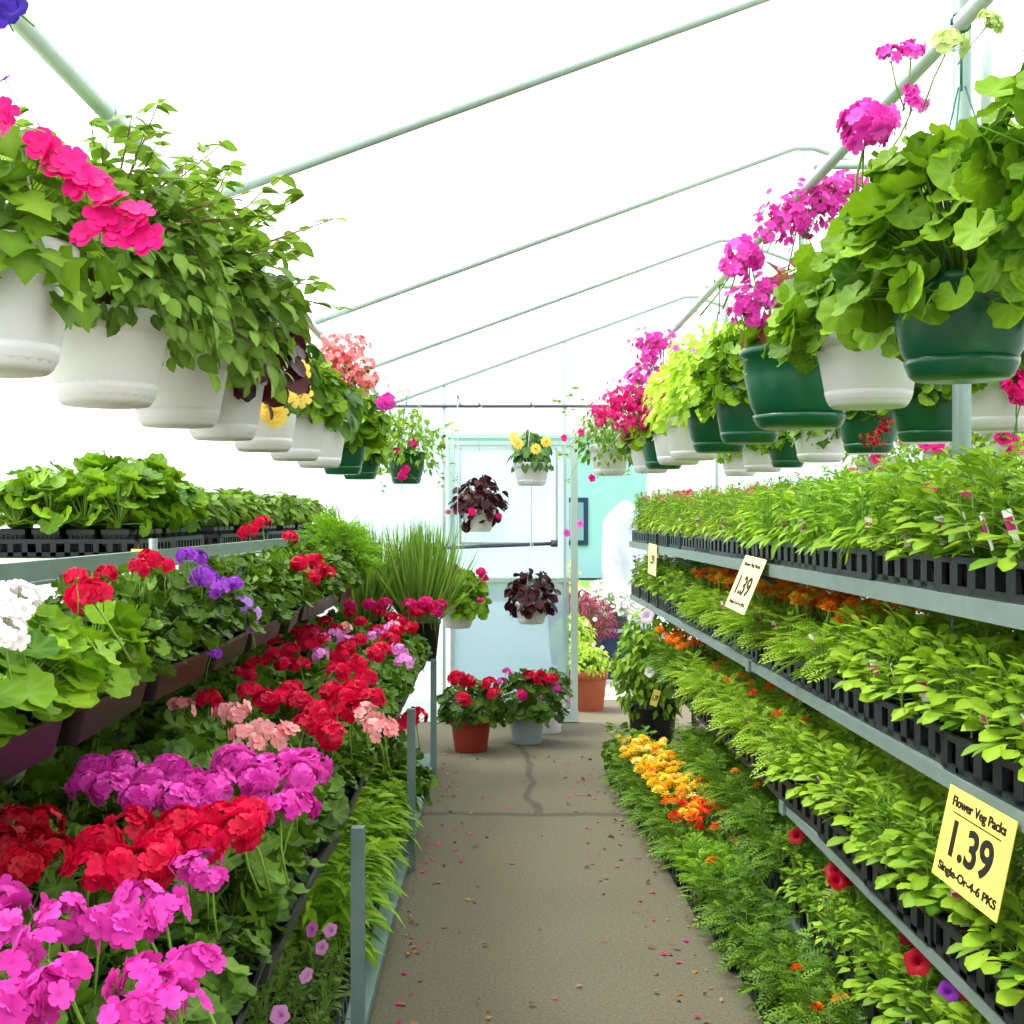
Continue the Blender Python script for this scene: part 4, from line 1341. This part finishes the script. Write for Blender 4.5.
def bfoliage(kind, seed):
    k = (kind, seed)
    if k in BFOL:
        return BFOL[k]
    q = np.random.default_rng(seed + 500)
    mb = MB()
    mats = ['l_ivy', 'stalk']
    if kind == 'geranium':
        dome(mb, GER, 330, (.26, .26, .28), (.05, .092), q, (0, 0, .02), 2.0, inner=.6, stalk=1, base=(0, 0, .0), sr=.0025, droop=.25, up=.15, hang=.8, jit=.4)
        mats = ['l_ivy', 'stalk']
    elif kind == 'ivy':
        dome(mb, IVY, 230, (.24, .24, .24), (.06, .10), q, (0, 0, .02), 2.4, inner=.55, stalk=1, base=(0, 0, 0), sr=.002, droop=.3, up=.2, hang=.9)
    elif kind == 'fuchsia':
        mats = ['l_fuchsia', 'rstalk']
        dome(mb, OVAL, 920, (.29, .29, .27), (.032, .064), q, (0, 0, .06), 2.15, inner=.5, stalk=None, droop=.25, up=.3, hang=.8)
        for i in range(90):                       # arching stems with leaf pairs
            a = q.uniform(0, 2 * PI); r = q.uniform(.15, .36); up_ = q.uniform(.12, .52) * (1.15 - r * 1.4)
            p0 = np.array((0, 0, .02)); p2 = np.array((r * math.cos(a), r * math.sin(a), up_)); p1 = (p0 + p2) / 2 + (0, 0, .08)
            mb.tube([p0, p1, p2], [.003, .0022, .0012], 1, 4, cap=False)
            for t in (.55, .7, .85, 1.0):
                c = (1 - t) ** 2 * p0 + 2 * t * (1 - t) * p1 + t * t * p2
                k2 = 3
                ph = q.uniform(0, 2 * PI, k2)
                d = np.stack([np.cos(ph), np.sin(ph), q.uniform(-.3, .3, k2)], 1)
                mb.place(OVAL, frames(d, np.tile((0, 0, 1.), (k2, 1)) + q.normal(0, .3, (k2, 3)), q.uniform(.032, .055, k2)), np.tile(c, (k2, 1)), q.uniform(.4, 1, k2), 0)
    elif kind == 'begonia':
        mats = ['l_begonia', 'stalk']
        dome(mb, OVAL, 150, (.21, .21, .24), (.07, .115), q, (0, 0, .04), 2.0, inner=.5, stalk=1, base=(0, 0, 0), sr=.003, droop=.6, up=.35)
    elif kind == 'maroon':
        mats = ['l_maroon', 'rstalk']
        dome(mb, ROUND, 170, (.19, .19, .19), (.045, .075), q, (0, 0, .03), 2.5, inner=.5, stalk=1, base=(0, 0, 0), droop=.5, up=.3)
    elif kind == 'redleaf':
        mats = ['l_red', 'rstalk', 'l_ivy']
        dome(mb, OVAL, 90, (.2, .2, .26), (.06, .10), q, (0, 0, .05), 1.8, inner=.5, stalk=1, base=(0, 0, 0), droop=.4, up=.35)
        dome(mb, GER, 60, (.20, .20, .14), (.06, .10), q, (0, 0, .0), 2.1, inner=.7, slot=2, stalk=1, base=(0, 0, 0), droop=.4, up=.4)
    elif kind == 'lime':
        mats = ['l_lime', 'stalk']
        dome(mb, OVAL_LO, 520, (.24, .24, .27), (.035, .06), q, (0, 0, .05), 2.0, inner=.6, droop=.4, up=.45)
        dome(mb, GER, 40, (.22, .22, .1), (.06, .09), q, (0, 0, .0), 2.1, inner=.7, stalk=1, base=(0, 0, 0), droop=.5, up=.4, vb=.1)
    elif kind == 'airy':
        mats = ['l_ivy', 'stalk']
        dome(mb, OVAL_LO, 430, (.24, .24, .24), (.03, .052), q, (0, 0, .03), 2.35, inner=.4, droop=.5, up=.4)
        for i in range(40):
            a = q.uniform(0, 2 * PI); r = q.uniform(.2, .36)
            p2 = np.array((r * math.cos(a), r * math.sin(a), q.uniform(-.22, .34)))
            p1 = p2 * .55 + (0, 0, .12)
            mb.tube([(0, 0, 0), p1, p2], [.0022, .0016, .001], 1, 3, cap=False)
            k2 = 4
            ph = q.uniform(0, 2 * PI, k2); d = np.stack([np.cos(ph), np.sin(ph), q.uniform(-.4, .4, k2)], 1)
            mb.place(OVAL_LO, frames(d, q.normal(0, .4, (k2, 3)) + (0, 0, 1.), q.uniform(.025, .045, k2)), np.tile(p2, (k2, 1)) + q.normal(0, .012, (k2, 3)), q.uniform(.3, 1, k2), 0)
    BFOL[k] = mb.mesh('foliage', mats)
    return BFOL[k]


def basket(x, Y, zb, R, H, pot, v, kind, seed, label, flowers, pz, group, hang=None, scale=1.0, rot=None, rim_z=None):
    """pot bottom at zb; hook over the pipe at pz"""
    r = thing('hanging_basket', label, 'hanging basket', (x, Y, zb), 0, group)
    kp = (pot, R, H, v)
    if kp not in _bp:
        _bp[kp] = (basket_pot(pot, R, H, v), basket_saucer(pot, R, H))
    link('pot', _bp[kp][0], r); link('saucer', _bp[kp][1], r)
    mb = MB(); mb.lathe([(R * .92, H * .86), (0, H * .88)], 0, 24); link('soil', mb.mesh('soil', ['soil']), r)
    f = link('foliage', bfoliage(kind, seed), r, (0, 0, H * .98)); f.scale = (scale, scale, scale)
    f.rotation_euler.z = seed * 1.3 if rot is None else rot
    mb = MB(); top = pz - zb - .02; apex = min(top - .06, H + .42)
    hm = 'gwire' if pot == 'green' else 'wire'
    for i in range(3):
        a = 2 * PI * i / 3 + .5 + seed
        mb.tube([(R * .98 * math.cos(a), R * .98 * math.sin(a), H * .95), (.008 * math.cos(a), .008 * math.sin(a), apex)], .0022, 0, 5)
    mb.tube([(0, 0, apex - .01), (0, 0, top)], .003, 0, 6)
    mb.tube([(.022 * math.cos(t), 0, top + .02 + .022 * math.sin(t)) for t in np.linspace(-1.6, 3.4, 10)], .003, 0, 6)
    link('hanger', mb.mesh('hanger', [hm]), r)
    q = np.random.default_rng(seed + 900)
    for fl in flowers:
        kd, colour, px, py, dy, sc = fl
        pt = P(px, py, Y + dy)
        aim = {'impatiens': (q.normal(0, .6), -1, .45 + q.normal(0, .5)), 'trumpet': (q.normal(0, .5), -1, .2), 'rosette': (q.normal(0, .3), -1, .1)}.get(kd, (q.normal(0, .3), -.6, .9))
        add_flower(r, kd, colour, pt, q, sc, aim)
    return r


LG, RG = 'baskets hanging over the left bench', 'baskets hanging over the right rack'
LX = -.80
def lz(): return CAMH + .29 * .80 + .012
def hp(*a, kind='impatiens', colour='hotpink', dy=-.2, sc=1.0): return [(kind, colour, x, y, dy, sc) for x, y in a]

basket(LX, 2.06, lz(), .13, .19, 'white', 0, 'ivy', 1, 'white basket of ivy geranium and hot pink impatiens at the left edge, nearest the camera',
       hp((12, 6), (2, 12), colour='indigo', kind='trumpet', sc=.8, dy=-.1) + hp((5, 80), colour='violet', sc=.5) + hp((8, 122), (4, 112), sc=.8) +
       hp((70, 163), (50, 155), (88, 178), (42, 146), (112, 202), (97, 188), (120, 234), (148, 240), (88, 234), (102, 218), (132, 224), (62, 172), (136, 212), (80, 184), sc=1.05, dy=-.12), 2.335, LG, scale=.78)
basket(LX, 2.66, lz(), .13, .175, 'white', 0, 'fuchsia', 2, 'white basket of bushy green fuchsia, second from the camera on the left pipe', [], 2.335, LG, scale=.88)
basket(LX, 3.26, lz(), .13, .175, 'white', 0, 'fuchsia', 3, 'white basket of wide bushy green fuchsia, third from the camera on the left pipe', [], 2.335, LG, scale=1.12)
basket(LX, 3.80, lz(), .125, .20, 'white', 0, 'maroon', 4, 'white basket with drooping maroon begonia leaves on the left pipe', [], 2.335, LG, scale=1.25)
basket(LX, 4.45, lz(), .125, .20, 'white', 0, 'begonia', 5, 'white basket of yellow double begonias on the left pipe',
       hp((275, 415), (300, 395), (297, 372), (270, 408), colour='yellow', kind='rosette', dy=-.25, sc=1.15) + hp((262, 400), colour='coral', kind='rosette', dy=-.25, sc=.5), 2.335, LG)
basket(LX, 5.15, lz(), .125, .20, 'white', 0, 'geranium', 6, 'white basket of bright green geranium leaves on the left pipe behind the yellow begonias', [], 2.335, LG, scale=.75)
basket(LX, 5.85, lz(), .125, .20, 'white', 0, 'begonia', 7, 'white basket of salmon pink begonias on the left pipe',
       hp((330, 350), (345, 362), (357, 346), (366, 364), (318, 366), (338, 372), (352, 376), (340, 342), (325, 360), (362, 380), (333, 358), (348, 352), (372, 378), colour='coral', kind='cluster', dy=-.15, sc=.9), 2.335, LG, scale=1.05)
basket(LX, 6.75, lz(), .125, .20, 'green', 1, 'geranium', 8, 'dark green basket of light green geranium with one magenta bloom on the left pipe',
       hp((386, 402), colour='magenta', kind='umbel', dy=-.1, sc=1.15), 2.335, LG, scale=.9)
basket(LX, 7.6, lz(), .125, .20, 'green', 1, 'ivy', 9, 'dark green basket of trailing ivy geranium, second from the end wall on the left pipe', [], 2.335, LG, scale=.9)
basket(LX + .2, 8.6, lz(), .125, .20, 'green', 1, 'airy', 10, 'dark green basket of airy plant with cerise flowers, far end of the left pipe',
       hp((413, 444), (397, 452), (405, 470), (402, 476), colour='cerise', kind='umbel', dy=-.15, sc=.75), 2.335, LG, scale=1.1)

RZB = 1.812
basket(1.0, 2.02, RZB, .15, .20, 'green', 1, 'geranium', 15, 'geranium basket at the right edge nearest the camera with pale green buds',
       [('umbel', 'bud', 990, 22, .05, .45), ('umbel', 'bud', 950, 44, .0, .6)], PZ, RG, scale=1.0)
basket(1.0, 2.80, RZB, .15, .20, 'green', 1, 'geranium', 12, 'large dark green basket of ivy geranium above the price card, with magenta blooms',
       [('umbel', 'magenta', 868, 124, -.1, 1.25), ('umbel', 'magenta', 864, 138, -.08, 1.0), ('loose', 'magenta', 890, 58, 0, .7), ('loose', 'magenta', 912, 53, 0, .75), ('loose', 'magenta', 915, 105, 0, .8), ('loose', 'magenta', 912, 92, 0, .5)], PZ, RG, scale=1.08)
basket(1.0, 3.50, RZB, .145, .195, 'white', 0, 'geranium', 13, 'ribbed white basket of geranium leaves behind the large dark green basket', [], PZ, RG, scale=.95)
basket(1.0, 4.30, RZB, .19, .25, 'green', 1, 'redleaf', 14, 'large rounded dark green basket with reddish leaves and pink blossom clusters',
       [('cluster', 'magenta', a, b, -.1, 1.0) for a, b in ((800, 215), (782, 218), (770, 230), (828, 190), (842, 186), (812, 205), (822, 200), (760, 296), (750, 302), (768, 290), (748, 312), (806, 224), (790, 206), (860, 180), (838, 200))] +
       [('umbel', 'magenta', 742, 252, -.15, 1.2), ('umbel', 'magenta', 734, 270, -.15, 1.1), ('umbel', 'magenta', 750, 262, -.15, 1.0)], PZ, RG, scale=1.0)
basket(1.0, 5.15, RZB, .145, .21, 'green', 0, 'geranium', 15, 'dark green rimmed basket of geranium leaves behind the large rounded green basket', [], PZ, RG, scale=.85)
basket(1.0, 5.85, RZB, .15, .20, 'green', 1, 'lime', 16, 'dark green basket of lime yellow foliage on the right pipe',
       [('trumpet', 'lavender', 676, 348, -.1, .5), ('trumpet', 'lavender', 694, 350, -.1, .5)], PZ, RG, scale=1.2)
basket(1.0, 6.6, RZB, .15, .20, 'white', 0, 'lime', 17, 'white basket of pale lime foliage on the right pipe', [], PZ, RG, scale=1.1)
basket(1.0, 7.15, RZB, .15, .20, 'white', 0, 'redleaf', 18, 'white basket of reddish leaves with tall magenta clusters on the right pipe',
       [('cluster', 'magenta', a, b, -.1, 1.1) for a, b in ((655, 338), (645, 345), (662, 340), (650, 362), (640, 375), (648, 352), (636, 382))], PZ, RG, scale=.9)
basket(1.0, 7.8, RZB, .14, .20, 'green', 0, 'redleaf', 19, 'small dark green basket with pink clusters, third from the end wall on the right pipe',
       [('cluster', 'hotpink', a, b, -.1, 1.1) for a, b in ((632, 395), (640, 404), (625, 402), (636, 412), (618, 400), (645, 392), (628, 388), (642, 420))], PZ, RG, scale=1.0)
basket(1.0, 8.45, RZB, .14, .20, 'white', 0, 'redleaf', 20, 'white basket with pink clusters, second from the end wall on the right pipe',
       [('cluster', 'cerise', a, b, -.1, 1.0) for a, b in ((615, 400), (608, 412), (602, 420), (618, 415), (622, 424), (600, 408))], PZ, RG, scale=1.0)
basket(.78, 9.0, RZB, .14, .20, 'white', 0, 'airy', 21, 'airy trailing basket with small pink flowers at the right of the doorway',
       [('trumpet', 'hotpink', 592, 478, -.2, .8), ('trumpet', 'hotpink', 564, 438, -.2, .7), ('trumpet', 'hotpink', 581, 432, -.2, .7), ('trumpet', 'magenta', 567, 533, -.1, .8), ('trumpet', 'magenta', 580, 524, -.1, .8)], 2.33, RG, scale=1.1)

BG = 'baskets on the second pipe behind the right rack'
for i, (Y, pot, kind, R, d, fl) in enumerate((
        (4.42, 'white', 'geranium', .15, 'white basket behind the post with red blooms at the right edge', [('umbel', 'cerise', 1018, 385, -.2, 1.1), ('umbel', 'cerise', 1022, 395, -.2, 1)]),
        (5.10, 'green', 'geranium', .16, 'dark green basket hanging behind the white ribbed basket', []),
        (5.95, 'green', 'redleaf', .14, 'dark green basket with crimson flowers low between two large baskets', [('cluster', 'crimson', 884, 424, -.2, .7), ('cluster', 'crimson', 872, 440, -.2, .7)]),
        (6.84, 'white', 'ivy', .15, 'white basket hanging behind the large rounded green basket', []),
        (7.6, 'green', 'ivy', .12, 'small dark green basket low behind the rounded green basket', []),
        (8.3, 'white', 'geranium', .15, 'white basket on the second pipe behind the dark green rimmed basket', []),
        (9.1, 'white', 'ivy', .14, 'white basket on the second pipe nearest the end wall', []))):
    basket(1.7, Y, RZB, R, .20, pot, 0 if pot == 'white' else 1, kind, 30 + i, d, fl, PZ, BG, scale=.8)
for i, (x, Y, z, d) in enumerate(((2.55, 7.3, 1.72, 'pink petunia basket far right beyond the post'), (2.62, 6.6, 1.78, 'pink petunia basket beyond the second pipe at the right edge'), (2.5, 8.5, 1.7, 'pink petunia basket beyond the rack near the end wall'))):
    px, py = proj((x, Y, z + .2))
    q = np.random.default_rng(77 + i)
    basket(x, Y, z, .15, .2, 'white', 0, 'airy', 40 + i, d, [('trumpet', 'cerise', px + q.uniform(-34, 30), py + q.uniform(-24, 40), -.25, 1.2) for _ in range(9)], 2.55, 'petunia baskets in the far right aisle', scale=1.1)
pipe('trim_%d' % k, [(2.57, 5.5, 2.55), (2.57, YE - .05, 2.55)], .017); k += 1

# baskets hung on the end-wall rail
EG = 'baskets hanging in front of the door'
ZP, YP = 2.33, 9.45
basket(.25, YP, P(0, 484, YP).z, .135, .155, 'white', 0, 'begonia', 50, 'white basket of yellow begonias hanging before the door',
       [('rosette', 'yellow', a, b, -.22, 1.0) for a, b in ((514, 437), (536, 449), (546, 442), (518, 444))], ZP, EG, scale=.78)
basket(-.13, YP, P(0, 530, YP).z, .12, .15, 'white', 0, 'maroon', 51, 'basket of dark purple leaves with pink blooms hanging before the door',
       [('rosette', 'hotpink', 472, 512, -.22, .75), ('rosette', 'hotpink', 499, 516, -.2, .6), ('rosette', 'hotpink', 448, 512, -.05, .5)], ZP, EG, scale=1.1)
basket(.25, YP, P(0, 622, YP).z, .125, .155, 'white', 0, 'maroon', 52, 'white basket of brown-leaved begonia hanging low before the door', [], ZP, EG, scale=1.05)
basket(-.27, 8.9, P(0, 626, 8.9).z, .125, .15, 'white', 0, 'geranium', 53, 'white basket of green geranium with cerise blooms hanging low beside the grass',
       [('umbel', 'cerise', 481, 572, -.1, .8), ('umbel', 'cerise', 484, 578, -.1, .7), ('umbel', 'cerise', 480, 600, -.22, .45), ('umbel', 'crimson', 455, 568, -.1, .6)], ZP, EG, scale=.85)
mb = MB(); mb.tube([(-.27, 8.9, 2.345), (-.27, YE - .06, 2.345)], .008, 0, 8)
mb.tube([(.25, YP, 2.345), (.25, YE - .06, 2.345)], .008, 0, 8); mb.tube([(-.13, YP, 2.345), (-.13, YE - .06, 2.345)], .008, 0, 8)
struct('trim_%d' % k, mb, ['pipe'], smooth=True); k += 1

# ------------------------------------------------------------------ price cards
def price_card(name, label, TL, TR, BL, lines, mat):
    """card hanging by its top edge; TL, TR, BL are corners in the room"""
    TL, TR, BL = Vector(TL), Vector(TR), Vector(BL)
    ux = (TR - TL); wd = ux.length; ux.normalize()
    dn = (BL - TL); dn = dn - ux * dn.dot(ux); ht = dn.length; uy = -dn.normalized()
    uz = ux.cross(uy)
    r = thing(name, label, 'price sign', TL)
    R = Matrix((ux, uy, uz)).transposed()
    r.rotation_euler = R.to_euler()
    mb = MB(); mb.box((wd / 2, -ht / 2, 0), (wd, ht, .002)); link('card', mb.mesh('card', [mat], False), r)
    for txt, cx, cy, w_, h_ in lines:
        cu = bpy.data.curves.new('lettering', 'FONT'); cu.body = txt; cu.align_x = 'CENTER'; cu.align_y = 'CENTER'
        cu.extrude = .0008; cu.size = 1.0; cu.offset = .022
        cu.materials.append(M['ink'])
        o = link('lettering', cu, r)
        bpy.context.view_layer.update()
        d = o.dimensions
        sx, sy = w_ * wd / max(d.x, 1e-4), h_ * ht / max(d.y, 1e-4)
        bb = [Vector(c) for c in o.bound_box]
        mx_, my_ = (min(b.x for b in bb) + max(b.x for b in bb)) / 2, (min(b.y for b in bb) + max(b.y for b in bb)) / 2
        o.scale = (sx, sy, 1)
        me = bpy.data.meshes.new_from_object(o)
        bpy.data.objects.remove(o)
        o = link('lettering', me, r)
        o.scale = (sx, sy, 1)
        o.location = (cx * wd - mx_ * sx, -cy * ht - my_ * sy, .0018)
    return r, wd, ht


def underline(r, wd, ht, x0, x1, y):
    mb = MB(); mb.box(((x0 + x1) / 2 * wd, -y * ht, .0015), ((x1 - x0) * wd, .012 * ht, .001)); link('rule_line', mb.mesh('rule_line', ['ink'], False), r)


xs = XR - .006
def railpt(px, py, x):
    Y = x * F / (px - VX)
    return P(px, py, Y)
TL, TR = railpt(951, 784, xs), railpt(1018, 822, xs)
r, wd, ht = price_card('price_card', 'large yellow card reading Flower Veg Packs 1.39 on the second rack rail', TL, TR, P(932, 872, TL.y),
    [('Flower Veg Packs', .50, .155, .80, .14), ('1.39', .50, .52, .62, .40), ('Single-Or-4-6 PKS', .52, .87, .88, .125)], 'yellow_card')
underline(r, wd, ht, .14, .86, .255)
TL, TR = railpt(746, 555, xs), railpt(767, 560, xs)
r, wd, ht = price_card('price_card', 'cream card reading 1.39 hanging from the top rack rail above the marigolds', TL, TR, P(725, 606, TL.y),
    [('Flower Veg Packs', .5, .16, .74, .09), ('1.39', .5, .54, .62, .36), ('Single-Or-4-6 PKS', .5, .87, .74, .08)], 'cream_card')
TL, TR = railpt(649, 543, xs), railpt(657, 545, xs)
r, wd, ht = price_card('price_card', 'small far cream card hanging from the far end of the top rack rail', TL, TR, P(648, 573, TL.y), [('1.39', .5, .5, .6, .3)], 'cream_card')
TL = P(654, 689, 7.6)
r, wd, ht = price_card('price_card', 'small upright yellow card among the plants at the far end of the third rack shelf', TL, P(661, 691, 7.6), P(654, 706, 7.6), [('1.39', .5, .5, .7, .35)], 'yellow_card')
TL = P(131, 549, 4.0)
r, wd, ht = price_card('price_card', 'yellow card half hidden behind red geraniums under the top left shelf rail', TL, P(158, 549, 4.0), P(131, 590, 4.0), [], 'yellow_card')

# ------------------------------------------------------------------ litter on the floor
q = np.random.default_rng(4)
mb = MB()
n = 260
side = q.random(n)
Yq = q.uniform(2.6, 8.6, n)
Xq = np.where(side < .45, -.34 + np.abs(q.normal(0, .09, n)), np.where(side < .85, .74 - .03 * (Yq - 3.5) - np.abs(q.normal(0, .13, n)), q.uniform(-.3, .6, n)))
O = np.stack([Xq, Yq, q.uniform(.004, .012, n)], 1)
ph = q.uniform(0, 6.28, n)
d = np.stack([np.cos(ph), np.sin(ph), q.normal(0, .25, n)], 1)
mb.place(OVAL_LO, frames(d, q.normal(0, .4, (n, 3)) + (0, 0, 1.), q.uniform(.012, .036, n)), O, q.uniform(0, 1, n))
o = link('leaf_litter', mb.mesh('leaf_litter', ['l_dry'])); o['kind'] = 'stuff'; o['label'] = 'dry brown leaf litter along the edges of the aisle'
o['category'] = 'leaf litter'
mb = MB(); n = 75
side = q.random(n); Yq = q.uniform(2.6, 8.0, n)
Xq = np.where(side < .4, -.32 + np.abs(q.normal(0, .08, n)), np.where(side < .8, .72 - .03 * (Yq - 3.5) - np.abs(q.normal(0, .15, n)), q.uniform(-.25, .6, n)))
O = np.stack([Xq, Yq, np.full(n, .006)], 1); ph = q.uniform(0, 6.28, n)
d = np.stack([np.cos(ph), np.sin(ph), q.normal(0, .1, n)], 1)
mb.place(PETAL, frames(d, np.tile((0, 0, 1.), (n, 1)), q.uniform(.012, .024, n)), O, q.uniform(0, 1, n))
o = link('fallen_petals', mb.mesh('fallen_petals', ['p_hotpink'])); o['kind'] = 'stuff'; o['label'] = 'pink fallen petals scattered on the aisle floor'
o['category'] = 'fallen petals'
